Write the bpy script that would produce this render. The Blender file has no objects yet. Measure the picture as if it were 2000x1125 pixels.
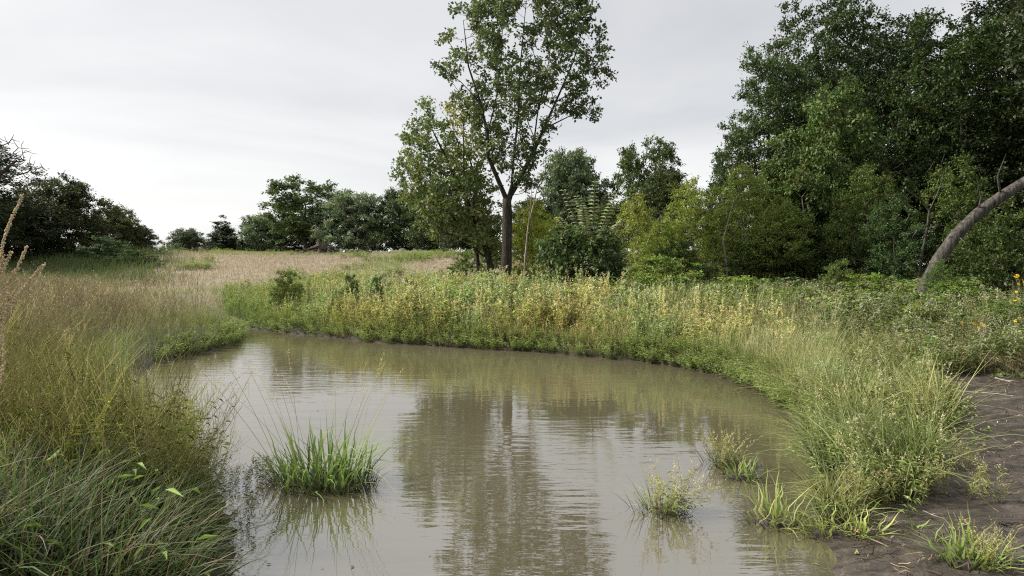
import bpy, math
import numpy as np

# ------------------------------------------------------------------ camera, sky, sun, exposure
sc = bpy.context.scene
F = 1333.0                      # focal length in photo pixels (24 mm on 36 mm, 2000 px wide)
HORIZON = 520.0
CAMZ = 2.1
PITCH = math.atan((562.5 - HORIZON) / F)
cd = bpy.data.cameras.new('camera')
cd.lens = 24.0; cd.sensor_width = 36.0; cd.clip_start = 0.05; cd.clip_end = 3000
cam = bpy.data.objects.new('camera', cd)
sc.collection.objects.link(cam)
cam.location = (0, 0, CAMZ)
cam.rotation_euler = (math.pi / 2 - PITCH, 0, 0)
sc.camera = cam

SUN_AZ = math.radians(-82)      # from +Y (view direction) towards the left
SUN_EL = math.radians(42)
sun_dir = np.array([math.sin(SUN_AZ) * math.cos(SUN_EL), math.cos(SUN_AZ) * math.cos(SUN_EL), math.sin(SUN_EL)])

w = bpy.data.worlds.new('World'); sc.world = w; w.use_nodes = True
nt = w.node_tree; nt.nodes.clear()
def N(t, kind, **kw):
    n = t.nodes.new(kind)
    for k, v in kw.items(): setattr(n, k, v)
    return n
def math_node(t, op, a, b=None):
    n = N(t, 'ShaderNodeMath', operation=op)
    for i, v in enumerate((a, b)):
        if v is None: continue
        if isinstance(v, (int, float)): n.inputs[i].default_value = v
        else: t.links.new(v, n.inputs[i])
    return n.outputs[0]
out = N(nt, 'ShaderNodeOutputWorld'); bg = N(nt, 'ShaderNodeBackground'); bg.inputs[1].default_value = 0.1
sky = N(nt, 'ShaderNodeTexSky', sky_type='NISHITA', sun_disc=False)
sky.sun_elevation = SUN_EL; sky.sun_rotation = SUN_AZ; sky.air_density = 1.0; sky.dust_density = 3.0
tc = N(nt, 'ShaderNodeTexCoord')
sep = N(nt, 'ShaderNodeSeparateXYZ'); nt.links.new(tc.outputs['Generated'], sep.inputs[0])
den = math_node(nt, 'ADD', math_node(nt, 'ABSOLUTE', sep.outputs[2]), 0.16)
cx = math_node(nt, 'DIVIDE', sep.outputs[0], den); cy = math_node(nt, 'DIVIDE', sep.outputs[1], den)
comb = N(nt, 'ShaderNodeCombineXYZ'); nt.links.new(cx, comb.inputs[0]); nt.links.new(cy, comb.inputs[1])
mp = N(nt, 'ShaderNodeMapping'); mp.inputs['Scale'].default_value = (0.5, 0.72, 1); mp.inputs['Rotation'].default_value = (0, 0, 0.35)
mp.inputs['Location'].default_value = (1.7, 0.4, 0)
nt.links.new(comb.outputs[0], mp.inputs[0])
nz = N(nt, 'ShaderNodeTexNoise'); nz.inputs['Scale'].default_value = 0.75; nz.inputs['Detail'].default_value = 6; nz.inputs['Roughness'].default_value = 0.52; nz.inputs['Distortion'].default_value = 0.5
nt.links.new(mp.outputs[0], nz.inputs['Vector'])
rp = N(nt, 'ShaderNodeValToRGB')
rp.color_ramp.elements[0].position = 0.30; rp.color_ramp.elements[0].color = (0.60, 0.605, 0.62, 1)
rp.color_ramp.elements[1].position = 0.63; rp.color_ramp.elements[1].color = (0.93, 0.925, 0.905, 1)
nt.links.new(nz.outputs[0], rp.inputs[0])
# broad glow of the sun behind the overcast
sv = N(nt, 'ShaderNodeVectorMath', operation='DOT_PRODUCT'); nt.links.new(tc.outputs['Generated'], sv.inputs[0]); sv.inputs[1].default_value = tuple(sun_dir)
glow = math_node(nt, 'POWER', math_node(nt, 'MAXIMUM', math_node(nt, 'MULTIPLY_ADD', sv.outputs['Value'], 0.5), 0.0), 3.0)
nt.nodes[-1]
for n in nt.nodes:
    if n.type == 'MATH' and n.operation == 'MULTIPLY_ADD': n.inputs[2].default_value = 0.5
hz = math_node(nt, 'POWER', math_node(nt, 'SUBTRACT', 1.0, math_node(nt, 'ABSOLUTE', sep.outputs[2])), 4.0)   # paler towards the horizon
lum = math_node(nt, 'ADD', math_node(nt, 'ADD', math_node(nt, 'MULTIPLY', glow, .2), math_node(nt, 'MULTIPLY', hz, 1.7)), 5.25)
vm = N(nt, 'ShaderNodeVectorMath', operation='SCALE'); nt.links.new(rp.outputs[0], vm.inputs[0]); nt.links.new(lum, vm.inputs['Scale'])
mix = N(nt, 'ShaderNodeMix', data_type='RGBA'); mix.inputs[0].default_value = 0.9
nt.links.new(sky.outputs[0], mix.inputs[6]); nt.links.new(vm.outputs[0], mix.inputs[7])
nt.links.new(mix.outputs[2], bg.inputs[0]); nt.links.new(bg.outputs[0], out.inputs[0])

sl = bpy.data.lights.new('sun', 'SUN'); sl.energy = 4.2; sl.angle = math.radians(8); sl.color = (1.0, 0.95, 0.86)
so = bpy.data.objects.new('sun', sl); sc.collection.objects.link(so)
from mathutils import Vector, Matrix
so.rotation_euler = Vector(tuple(-sun_dir)).to_track_quat('-Z', 'Y').to_euler()
sc.view_settings.view_transform = 'Standard'; sc.view_settings.look = 'None'
sc.view_settings.exposure = 0.95; sc.view_settings.gamma = 1.0
sc.cycles.max_bounces = 6; sc.cycles.diffuse_bounces = 3; sc.cycles.glossy_bounces = 3; sc.cycles.transmission_bounces = 4
sc.cycles.use_denoising = False; sc.cycles.filter_width = 1.15; sc.cycles.sample_clamp_indirect = 4.0

# ------------------------------------------------------------------ helpers
rng = np.random.default_rng(11)
COL = sc.collection
FWD = np.array([0, math.cos(PITCH), -math.sin(PITCH)]); UP = np.array([0, math.sin(PITCH), math.cos(PITCH)])
def ray(px, py):
    return np.array([(px - 1000) / F, 0, 0]) + UP * ((562.5 - py) / F) + FWD
def at(px, py, Y):
    d = ray(px, py); return np.array([0, 0, CAMZ]) + d * (Y / d[1])
def on_z(px, py, z=0.0):
    d = ray(px, py); return np.array([0, 0, CAMZ]) + d * ((z - CAMZ) / d[2])
def S(a, b, x):
    t = np.clip((x - a) / (b - a), 0, 1); return t * t * (3 - 2 * t)
_tab = np.random.default_rng(3).random((256, 256))
def vn(x, y):
    x = np.asarray(x, float); y = np.asarray(y, float)
    xi = np.floor(x).astype(int); yi = np.floor(y).astype(int); fx = x - xi; fy = y - yi
    fx = fx * fx * (3 - 2 * fx); fy = fy * fy * (3 - 2 * fy)
    g = lambda i, j: _tab[i & 255, j & 255]
    return (g(xi, yi) * (1 - fx) + g(xi + 1, yi) * fx) * (1 - fy) + (g(xi, yi + 1) * (1 - fx) + g(xi + 1, yi + 1) * fx) * fy
def fbm(x, y, o=4):
    s = 0; a = .5
    for i in range(o): s = s + a * vn(x * 2 ** i + 17 * i, y * 2 ** i + 31 * i); a *= .5
    return s
def sdf(poly, x, y):
    x = np.asarray(x, float); y = np.asarray(y, float)
    d = np.full(x.shape, 1e9); ins = np.zeros(x.shape, bool)
    n = len(poly)
    for i in range(n):
        ax, ay = poly[i]; bx, by = poly[(i + 1) % n]
        ex, ey = bx - ax, by - ay
        t = np.clip(((x - ax) * ex + (y - ay) * ey) / (ex * ex + ey * ey + 1e-12), 0, 1)
        d = np.minimum(d, (x - ax - t * ex) ** 2 + (y - ay - t * ey) ** 2)
        c = ((ay > y) != (by > y)) & (x < (bx - ax) * (y - ay) / (by - ay + 1e-12) + ax)
        ins ^= c
    d = np.sqrt(d)
    return np.where(ins, -d, d)           # negative inside

class Buf:
    def __init__(s): s.v = []; s.t = []; s.c = []; s.n = 0
    def add(s, V, T, C):
        V = np.asarray(V, np.float32).reshape(-1, 3); T = np.asarray(T, np.int64).reshape(-1, 3)
        C = np.asarray(C, np.float32)
        if C.ndim == 1: C = np.broadcast_to(C, (len(V), 3))
        s.v.append(V); s.t.append(T + s.n); s.c.append(C.reshape(-1, 3)); s.n += len(V)
    def arr(s):
        if not s.v: return np.zeros((0, 3), np.float32), np.zeros((0, 3), np.int64), np.zeros((0, 3), np.float32)
        return np.concatenate(s.v), np.concatenate(s.t), np.concatenate(s.c)
    def mesh(s, name, mat, smooth=False):
        return mesh_from(name, *s.arr(), mat, smooth)
def mesh_from(name, V, T, C, mat, smooth=False):
    me = bpy.data.meshes.new(name)
    me.vertices.add(len(V)); me.vertices.foreach_set('co', np.ascontiguousarray(V, np.float32).ravel())
    me.loops.add(len(T) * 3); me.loops.foreach_set('vertex_index', np.ascontiguousarray(T, np.int32).ravel())
    me.polygons.add(len(T)); me.polygons.foreach_set('loop_start', np.arange(0, len(T) * 3, 3, dtype=np.int32))
    if smooth: me.polygons.foreach_set('use_smooth', np.ones(len(T), bool))
    me.update(calc_edges=True)
    a = me.color_attributes.new('Col', 'FLOAT_COLOR', 'POINT')
    a.data.foreach_set('color', np.concatenate([C, np.ones((len(C), 1), np.float32)], 1).astype(np.float32).ravel())
    me.materials.append(mat)
    return me
def link(name, me, parent=None, loc=(0, 0, 0), rz=0.0, scale=(1, 1, 1)):
    o = bpy.data.objects.new(name, me); COL.objects.link(o)
    o.location = tuple(float(v) for v in loc); o.rotation_euler = (0, 0, float(rz)); o.scale = tuple(float(v) for v in scale)
    if parent is not None: o.parent = parent
    return o
def tag(o, label=None, cat=None, group=None, kind=None):
    if label: o['label'] = label
    if cat: o['category'] = cat
    if group: o['group'] = group
    if kind: o['kind'] = kind
    return o
def unit(v): return v / (np.linalg.norm(v, axis=-1, keepdims=True) + 1e-9)
def jit(col, n, amt=0.18, hue=0.08):
    col = np.asarray(col, float)
    c = np.broadcast_to(col, (n, 3)) * (1 + amt * rng.standard_normal((n, 1))) * (1 + hue * rng.standard_normal((n, 3)))
    return np.clip(c, 0.008, 0.8)

def ribbons(C, W, side, col):
    """n ribbons of k centre points: C (n,k,3), W (n,k), side (n,3) or (n,k,3), col (n,3) or (n,k,3)"""
    n, k, _ = C.shape
    if side.ndim == 2: side = side[:, None, :]
    L = C + side * W[..., None] * .5; R = C - side * W[..., None] * .5
    V = np.stack([L, R], 2).reshape(-1, 3)
    base = (np.arange(n) * k * 2)[:, None] + (np.arange(k - 1) * 2)[None]
    T = np.stack([np.stack([base, base + 1, base + 3], -1), np.stack([base, base + 3, base + 2], -1)], 2).reshape(-1, 3)
    if col.ndim == 2: col = np.broadcast_to(col[:, None], (n, k, 3))
    CC = np.repeat(col, 2, axis=1).reshape(-1, 3)
    return V, T, CC
def blades(P, H, W, az, lean, bend, col0, col1, k=4, curl=None):
    n = len(P); t = np.linspace(0, 1, k)[None]
    hx = H[:, None] * (lean[:, None] * t + bend[:, None] * t * t)
    drop = 0.5 * H[:, None] * (bend[:, None] ** 2) * t ** 3
    z = H[:, None] * t * np.sqrt(np.clip(1 - (lean[:, None] * .5) ** 2, .2, 1)) - drop
    ca, sa = np.cos(az)[:, None], np.sin(az)[:, None]
    C = np.stack([P[:, 0:1] + hx * ca, P[:, 1:2] + hx * sa, P[:, 2:3] + z], -1)
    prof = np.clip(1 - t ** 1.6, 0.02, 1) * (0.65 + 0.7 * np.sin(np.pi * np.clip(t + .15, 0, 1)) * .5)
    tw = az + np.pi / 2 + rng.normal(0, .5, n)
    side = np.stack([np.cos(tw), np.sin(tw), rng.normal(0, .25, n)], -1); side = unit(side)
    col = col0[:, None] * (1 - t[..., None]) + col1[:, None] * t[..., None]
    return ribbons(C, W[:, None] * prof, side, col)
def leaves(B, D, Nn, L, W, col, droop=0.15):
    """folded diamond leaves, 2 triangles each"""
    n = len(B); D = unit(D); sd = unit(np.cross(D, Nn)); up = np.cross(sd, D)
    L = L[:, None]; W = W[:, None]
    v0 = B; v2 = B + D * L - up * L * droop
    m = B + D * L * .45 + up * W * .12
    V = np.stack([v0, m + sd * W * .5, v2, m - sd * W * .5], 1).reshape(-1, 3)
    i = np.arange(n)[:, None] * 4
    T = np.stack([i + [0, 1, 2], i + [0, 2, 3]], 1).reshape(-1, 3)
    return V, T, np.repeat(col, 4, axis=0)
def tube(P, R, sides=6, col=(.1, .09, .08), cap=True):
    P = np.asarray(P, float); R = np.asarray(R, float); k = len(P)
    tan = unit(np.gradient(P, axis=0)); ref = np.array([0.31, 0.87, 0.38])
    u = unit(np.cross(tan, ref)); v = np.cross(tan, u)
    a = np.linspace(0, 2 * np.pi, sides, endpoint=False)
    V = P[:, None] + (u[:, None] * np.cos(a)[None, :, None] + v[:, None] * np.sin(a)[None, :, None]) * R[:, None, None]
    V = V.reshape(-1, 3); T = []
    i, j = np.meshgrid(np.arange(k - 1), np.arange(sides), indexing='ij')
    a0 = i * sides + j; a1 = i * sides + (j + 1) % sides; b0 = a0 + sides; b1 = a1 + sides
    T = np.concatenate([np.stack([a0, a1, b1], -1).reshape(-1, 3), np.stack([a0, b1, b0], -1).reshape(-1, 3)])
    if cap:
        V = np.concatenate([V, P[:1], P[-1:]]); c0 = k * sides; c1 = c0 + 1; jj = np.arange(sides)
        T = np.concatenate([T, np.stack([np.full(sides, c0), (jj + 1) % sides, jj], -1),
                            np.stack([np.full(sides, c1), (k - 1) * sides + jj, (k - 1) * sides + (jj + 1) % sides], -1)])
    return V, T, np.broadcast_to(np.asarray(col, float), (len(V), 3))
def stamp(buf, proto, pos, rz, sxy, sz, tint, lx=None, ly=None):
    V, T, C = proto; n = len(pos); m = len(V)
    if n == 0: return
    c, s = np.cos(rz)[:, None], np.sin(rz)[:, None]
    x = V[None, :, 0] * sxy[:, None]; y = V[None, :, 1] * sxy[:, None]; z = V[None, :, 2] * sz[:, None]
    X = x * c - y * s + pos[:, 0:1]; Y = x * s + y * c + pos[:, 1:2]
    if lx is not None: X = X + lx[:, None] * z; Y = Y + ly[:, None] * z
    Z = z + pos[:, 2:3]
    VV = np.stack([X, Y, Z], -1).reshape(-1, 3)
    TT = (T[None] + (np.arange(n) * m)[:, None, None]).reshape(-1, 3)
    CC = np.clip(C[None] * tint[:, None, :], .005, .85).reshape(-1, 3)
    buf.add(VV, TT, CC)

# ------------------------------------------------------------------ materials
def new_mat(name):
    m = bpy.data.materials.new(name); m.use_nodes = True; t = m.node_tree; t.nodes.clear()
    o = N(t, 'ShaderNodeOutputMaterial'); return m, t, o
def leaf_mat(name, transl=0.3, rough=0.55, spec=0.3, gain=1.0):
    m, t, o = new_mat(name)
    at_ = N(t, 'ShaderNodeAttribute', attribute_name='Col')
    oi = N(t, 'ShaderNodeObjectInfo')
    mx = N(t, 'ShaderNodeMix', data_type='RGBA', blend_type='MULTIPLY'); mx.inputs[0].default_value = 1
    t.links.new(at_.outputs['Color'], mx.inputs[6]); t.links.new(oi.outputs['Color'], mx.inputs[7])
    p = N(t, 'ShaderNodeBsdfPrincipled'); p.inputs['Roughness'].default_value = rough
    p.inputs['Specular IOR Level'].default_value = spec
    tr = N(t, 'ShaderNodeBsdfTranslucent')
    ms = N(t, 'ShaderNodeMixShader'); ms.inputs[0].default_value = transl
    br = N(t, 'ShaderNodeMix', data_type='RGBA', blend_type='MULTIPLY'); br.inputs[0].default_value = 1; br.inputs[7].default_value = (1.1, 1.17, .75, 1)
    if gain != 1.0:
        gn = N(t, 'ShaderNodeMix', data_type='RGBA', blend_type='MULTIPLY'); gn.inputs[0].default_value = 1; gn.inputs[7].default_value = (gain, gain, gain, 1)
        t.links.new(at_.outputs['Color'], gn.inputs[6]); t.links.new(gn.outputs[2], mx.inputs[6])
    t.links.new(mx.outputs[2], p.inputs['Base Color']); t.links.new(mx.outputs[2], br.inputs[6]); t.links.new(br.outputs[2], tr.inputs[0])
    t.links.new(p.outputs[0], ms.inputs[1]); t.links.new(tr.outputs[0], ms.inputs[2]); t.links.new(ms.outputs[0], o.inputs[0])
    return m
M_LEAF = leaf_mat('tree_leaf', .28)
M_GRASS = leaf_mat('grass_blade', .32, .6, .2, gain=1.4)
M_DRY = leaf_mat('dry_stem', .2, .8, .1, gain=1.15)

def bark_mat(name, c0, c1, scale=9.0, bump=0.6):
    m, t, o = new_mat(name)
    p = N(t, 'ShaderNodeBsdfPrincipled'); p.inputs['Roughness'].default_value = .9; p.inputs['Specular IOR Level'].default_value = .15
    co = N(t, 'ShaderNodeTexCoord'); mp = N(t, 'ShaderNodeMapping'); mp.inputs['Scale'].default_value = (1, 1, .18)
    t.links.new(co.outputs['Object'], mp.inputs[0])
    nz = N(t, 'ShaderNodeTexNoise'); nz.inputs['Scale'].default_value = scale * 2; nz.inputs['Detail'].default_value = 6; nz.inputs['Roughness'].default_value = .65
    t.links.new(mp.outputs[0], nz.inputs['Vector'])
    n2 = N(t, 'ShaderNodeTexNoise'); n2.inputs['Scale'].default_value = 2.2; n2.inputs['Detail'].default_value = 3
    t.links.new(co.outputs['Object'], n2.inputs['Vector'])
    r = N(t, 'ShaderNodeValToRGB'); r.color_ramp.elements[0].position = .35; r.color_ramp.elements[0].color = (*c0, 1); r.color_ramp.elements[1].position = .66; r.color_ramp.elements[1].color = (*c1, 1)
    t.links.new(nz.outputs[0], r.inputs[0])
    mm = N(t, 'ShaderNodeMix', data_type='RGBA', blend_type='OVERLAY'); mm.inputs[0].default_value = .5
    t.links.new(r.outputs[0], mm.inputs[6]); t.links.new(n2.outputs[0], mm.inputs[7])
    b = N(t, 'ShaderNodeBump'); b.inputs['Strength'].default_value = bump; b.inputs['Distance'].default_value = .04
    t.links.new(nz.outputs[0], b.inputs['Height']); t.links.new(b.outputs[0], p.inputs['Normal'])
    t.links.new(mm.outputs[2], p.inputs['Base Color']); t.links.new(p.outputs[0], o.inputs[0])
    return m
M_BARK = bark_mat('bark_grey_brown', (.016, .014, .011), (.068, .058, .047), 8, 1.0)
M_BARK_PALE = bark_mat('bark_pale', (.11, .095, .08), (.33, .29, .24))
M_BARK_GREY = bark_mat('bark_grey', (.018, .016, .014), (.12, .108, .095), 7, 1.0)
M_BARK_DARK = bark_mat('bark_dark', (.02, .018, .015), (.08, .07, .06))

# ground
m, t, o = new_mat('ground'); M_GROUND = m
p = N(t, 'ShaderNodeBsdfPrincipled')
co = N(t, 'ShaderNodeTexCoord')
am = N(t, 'ShaderNodeAttribute', attribute_name='mud'); af = N(t, 'ShaderNodeAttribute', attribute_name='field')
n1 = N(t, 'ShaderNodeTexNoise'); n1.inputs['Scale'].default_value = 1.3; n1.inputs['Detail'].default_value = 8; n1.inputs['Roughness'].default_value = .62
t.links.new(co.outputs['Object'], n1.inputs['Vector'])
soil = N(t, 'ShaderNodeValToRGB'); e = soil.color_ramp.elements
e[0].position = .3; e[0].color = (.018, .015, .010, 1); e[1].position = .7; e[1].color = (.055, .046, .028, 1)
t.links.new(n1.outputs[0], soil.inputs[0])
# mud: streaked along the flow with small pits
mpm = N(t, 'ShaderNodeMapping'); mpm.inputs['Scale'].default_value = (1.0, 3.2, 1); mpm.inputs['Rotation'].default_value = (0, 0, -.25)
t.links.new(co.outputs['Object'], mpm.inputs[0])
n2 = N(t, 'ShaderNodeTexNoise'); n2.inputs['Scale'].default_value = 2.6; n2.inputs['Detail'].default_value = 9; n2.inputs['Roughness'].default_value = .6; n2.inputs['Distortion'].default_value = .6
t.links.new(mpm.outputs[0], n2.inputs['Vector'])
mud = N(t, 'ShaderNodeValToRGB'); e = mud.color_ramp.elements
e[0].position = .36; e[0].color = (.020, .016, .012, 1); e[1].position = .62; e[1].color = (.078, .061, .047, 1)
t.links.new(n2.outputs[0], mud.inputs[0])
n3 = N(t, 'ShaderNodeTexNoise'); n3.inputs['Scale'].default_value = 38; n3.inputs['Detail'].default_value = 5
t.links.new(co.outputs['Object'], n3.inputs['Vector'])
fld = N(t, 'ShaderNodeValToRGB'); e = fld.color_ramp.elements
e[0].position = .35; e[0].color = (.14, .14, .06, 1); e[1].position = .62; e[1].color = (.27, .215, .165, 1)
t.links.new(n1.outputs[0], fld.inputs[0])
x1 = N(t, 'ShaderNodeMix', data_type='RGBA'); t.links.new(af.outputs['Fac'], x1.inputs[0]); t.links.new(soil.outputs[0], x1.inputs[6]); t.links.new(fld.outputs[0], x1.inputs[7])
x2 = N(t, 'ShaderNodeMix', data_type='RGBA'); t.links.new(am.outputs['Fac'], x2.inputs[0]); t.links.new(x1.outputs[2], x2.inputs[6]); t.links.new(mud.outputs[0], x2.inputs[7])
t.links.new(x2.outputs[2], p.inputs['Base Color'])
ro = N(t, 'ShaderNodeMapRange'); ro.inputs['To Min'].default_value = .95; ro.inputs['To Max'].default_value = .42
t.links.new(am.outputs['Fac'], ro.inputs[0])
wr = math_node(t, 'MULTIPLY', ro.outputs[0], math_node(t, 'ADD', math_node(t, 'MULTIPLY', n1.outputs[0], 1.5), .3))
t.links.new(wr, p.inputs['Roughness'])
hh = math_node(t, 'ADD', math_node(t, 'MULTIPLY', n2.outputs[0], 1.0), math_node(t, 'MULTIPLY', n3.outputs[0], .16))
b = N(t, 'ShaderNodeBump'); b.inputs['Strength'].default_value = 1.0; b.inputs['Distance'].default_value = .07
t.links.new(hh, b.inputs['Height']); t.links.new(b.outputs[0], p.inputs['Normal'])
t.links.new(p.outputs[0], o.inputs[0])

# muddy water
m, t, o = new_mat('muddy_water'); M_WATER = m
co = N(t, 'ShaderNodeTexCoord')
def wav(scale, sx, sy, rot, detail, rough=.5, dist=0.0):
    mp = N(t, 'ShaderNodeMapping'); mp.inputs['Scale'].default_value = (sx, sy, 1); mp.inputs['Rotation'].default_value = (0, 0, rot)
    t.links.new(co.outputs['Object'], mp.inputs[0])
    n = N(t, 'ShaderNodeTexNoise'); n.inputs['Scale'].default_value = scale; n.inputs['Detail'].default_value = detail; n.inputs['Roughness'].default_value = rough; n.inputs['Distortion'].default_value = dist
    t.links.new(mp.outputs[0], n.inputs['Vector']); return n.outputs[0]
swell = wav(1.0, .9, 2.3, .12, 2)
rip = wav(3.0, .55, 2.6, -.1, 2, .5)
fine = wav(13, .6, 2.2, .05, 2)
msk = wav(.22, 1, 1, 0, 2)
mr = N(t, 'ShaderNodeMapRange'); mr.inputs[1].default_value = .38; mr.inputs[2].default_value = .62; mr.inputs[3].default_value = .12; mr.inputs[4].default_value = 1.2
t.links.new(msk, mr.inputs[0])
hgt = math_node(t, 'ADD', math_node(t, 'MULTIPLY', swell, .0036), math_node(t, 'MULTIPLY', math_node(t, 'ADD', math_node(t, 'MULTIPLY', rip, .0048), math_node(t, 'MULTIPLY', fine, .0006)), mr.outputs[0]))
b = N(t, 'ShaderNodeBump'); b.inputs['Strength'].default_value = 1.0; b.inputs['Distance'].default_value = 1.0
t.links.new(hgt, b.inputs['Height'])
df = N(t, 'ShaderNodeBsdfDiffuse')
silt = N(t, 'ShaderNodeValToRGB'); e = silt.color_ramp.elements
e[0].position = .3; e[0].color = (.075, .066, .040, 1); e[1].position = .7; e[1].color = (.098, .086, .055, 1)
t.links.new(msk, silt.inputs[0]); t.links.new(silt.outputs[0], df.inputs[0])
gl = N(t, 'ShaderNodeBsdfGlossy'); gl.inputs['Roughness'].default_value = .015; gl.inputs[0].default_value = (1, 1, 1, 1)
fr = N(t, 'ShaderNodeFresnel'); fr.inputs['IOR'].default_value = 4.2
for nn in (gl, fr): t.links.new(b.outputs[0], nn.inputs['Normal'])
ms = N(t, 'ShaderNodeMixShader'); t.links.new(fr.outputs[0], ms.inputs[0]); t.links.new(df.outputs[0], ms.inputs[1]); t.links.new(gl.outputs[0], ms.inputs[2])
t.links.new(ms.outputs[0], o.inputs[0])

# ------------------------------------------------------------------ ground and water
edge_px = [(300, 633), (480, 639), (560, 650), (640, 657), (740, 668), (850, 675), (950, 681), (1050, 687), (1150, 696), (1250, 706), (1330, 716),
           (1400, 733), (1450, 747), (1500, 765), (1535, 790), (1562, 820), (1572, 850), (1590, 900), (1606, 950), (1600, 1000), (1612, 1045), (1648, 1085), (1640, 1125)]
left_px = [(425, 1125), (440, 1050), (415, 980), (370, 910), (310, 850), (262, 795), (250, 745), (305, 706), (385, 690), (448, 673), (466, 652), (300, 640)]
poly = [tuple(on_z(*p)[:2]) for p in edge_px] + [(2.6, 2.0), (3.2, -9), (-.6, -9), (-.6, 0), (-1.15, 2.6)] + [tuple(on_z(*p)[:2]) for p in left_px]
mud_px = [(1560, 1200), (1600, 1045), (1690, 985), (1800, 950), (1860, 880), (1850, 800), (1790, 742), (1900, 742), (2050, 760), (2500, 760), (2700, 1200)]
mud_poly = [tuple(on_z(*p, .15)[:2]) for p in mud_px]
def dwater(x, y): return sdf(poly, x, y)
def ground(x, y, d=None):
    x = np.asarray(x, float); y = np.asarray(y, float)
    if d is None: d = dwater(x, y)
    bank = .26 * S(-.05, .28, d) + .54 * S(.3, 6, d) + .15 * S(6, 18, d)
    low = .015 + .05 * np.clip(d, 0, 5) + .62 * S(3.5, 11, d) + .25 * S(9, 18, d)
    ratio = x / np.maximum(y, .8)
    wl = S(.30, .50, ratio) * (1 - S(13, 18, y)) * (x > 0)
    z = bank * (1 - wl) + low * wl
    z = z + .9 * S(25, 55, y) + 1.5 * S(30, 72, y) * S(-52, -33, x) * (1 - S(12, 40, x)) - 1.6 * S(78, 110, y)
    z = z + S(.3, 3, d) * (.22 * (fbm(x * .35, y * .35) - .47)) * (1 - .6 * wl) + S(8, 30, d) * .5 * (fbm(x * .06 + 9, y * .06) - .47)
    z = z + wl * S(.05, .5, d) * .05 * (fbm(x * 2.1, y * 2.1, 3) - .45)
    return np.where(d < 0, -.7 * S(0, 1.6, -d), np.maximum(z, .012))
nx, ny = 440, 460
u = np.linspace(-1, 1, nx); v = np.linspace(-.62, 1, ny)
gx = 6 * np.sinh(np.arcsinh(900 / 6) * u); gy = 9 + 6 * np.sinh(np.arcsinh(1500 / 6) * v)
gy = gy[gy > -60]
GX, GY = np.meshgrid(gx, gy); D0 = dwater(GX, GY); GZ = ground(GX, GY, D0)
V = np.stack([GX, GY, GZ], -1).reshape(-1, 3); r_, c_ = GX.shape
i, j = np.meshgrid(np.arange(r_ - 1), np.arange(c_ - 1), indexing='ij'); a0 = (i * c_ + j).ravel()
T = np.concatenate([np.stack([a0, a0 + 1, a0 + c_ + 1], -1), np.stack([a0, a0 + c_ + 1, a0 + c_], -1)])
me = mesh_from('ground', V, T, np.ones((len(V), 3), np.float32), M_GROUND, True)
mudv = S(.35, -.35, sdf(mud_poly, GX, GY)).ravel() if False else (1 - S(-.3, .35, sdf(mud_poly, GX, GY))).ravel()
mudv = np.maximum(mudv, ((1 - S(.0, .25, D0)) * S(.33, .45, GX / np.maximum(GY, .8)) * (GY < 7)).ravel())
fieldv = (S(22, 32, GY) * (GX < 14)).ravel()
for nm, arr in (('mud', mudv), ('field', fieldv)):
    a = me.attributes.new(nm, 'FLOAT', 'POINT'); a.data.foreach_set('value', arr.astype(np.float32))
tag(link('ground', me), kind='structure')
V = np.array([(-60, -12, 0), (14, -12, 0), (14, 34, 0), (-60, 34, 0)]); T = np.array([(0, 1, 2), (0, 2, 3)])
tag(link('water', mesh_from('water', V, T, np.ones((4, 3)), M_WATER)), kind='structure')

mx0, mx1, my0, my1 = 1.6, 10.5, 2.6, 12.5
MX, MY = np.meshgrid(np.linspace(mx0, mx1, 300), np.linspace(my0, my1, 330))
dm = sdf(mud_poly, MX, MY); dw = dwater(MX, MY)
cr, sr = math.cos(.3), math.sin(.3); ux = MX * cr - MY * sr; uy = MX * sr + MY * cr
rel = .085 * (fbm(ux * .9, uy * 3.4, 5) - .47) + .05 * (np.abs(fbm(ux * 2.2 + 5, uy * 5.2, 4) - .47) * -2 + .12) + .02 * (vn(MX * 17, MY * 17) - .5)
pits = np.zeros_like(MX)
for _ in range(60):
    qx, qy = np.random.default_rng(100 + _).random(2); qx = mx0 + (mx1 - mx0) * qx; qy = my0 + (my1 - my0) * qy
    pits -= .035 * np.exp(-(((MX - qx) / .10) ** 2 + ((MY - qy) / .06) ** 2))
inm = 1 - S(-.15, .25, dm)
MZ = ground(MX, MY, dw) + .008 + (rel + pits + .012) * np.clip(S(.0, .35, dw), 0, 1) - .12 * (1 - inm) - .1 * (dw < 0)
V = np.stack([MX, MY, MZ], -1).reshape(-1, 3); r_, c_ = MX.shape
i, j = np.meshgrid(np.arange(r_ - 1), np.arange(c_ - 1), indexing='ij'); a0 = (i * c_ + j).ravel()
T = np.concatenate([np.stack([a0, a0 + 1, a0 + c_ + 1], -1), np.stack([a0, a0 + c_ + 1, a0 + c_], -1)])
me = mesh_from('mud', V, T, np.ones((len(V), 3), np.float32), M_GROUND, True)
for nm, val in (('mud', 1.0), ('field', 0.0)):
    a = me.attributes.new(nm, 'FLOAT', 'POINT'); a.data.foreach_set('value', np.full(len(V), val, np.float32))
tag(link('mud', me), kind='structure')

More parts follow.
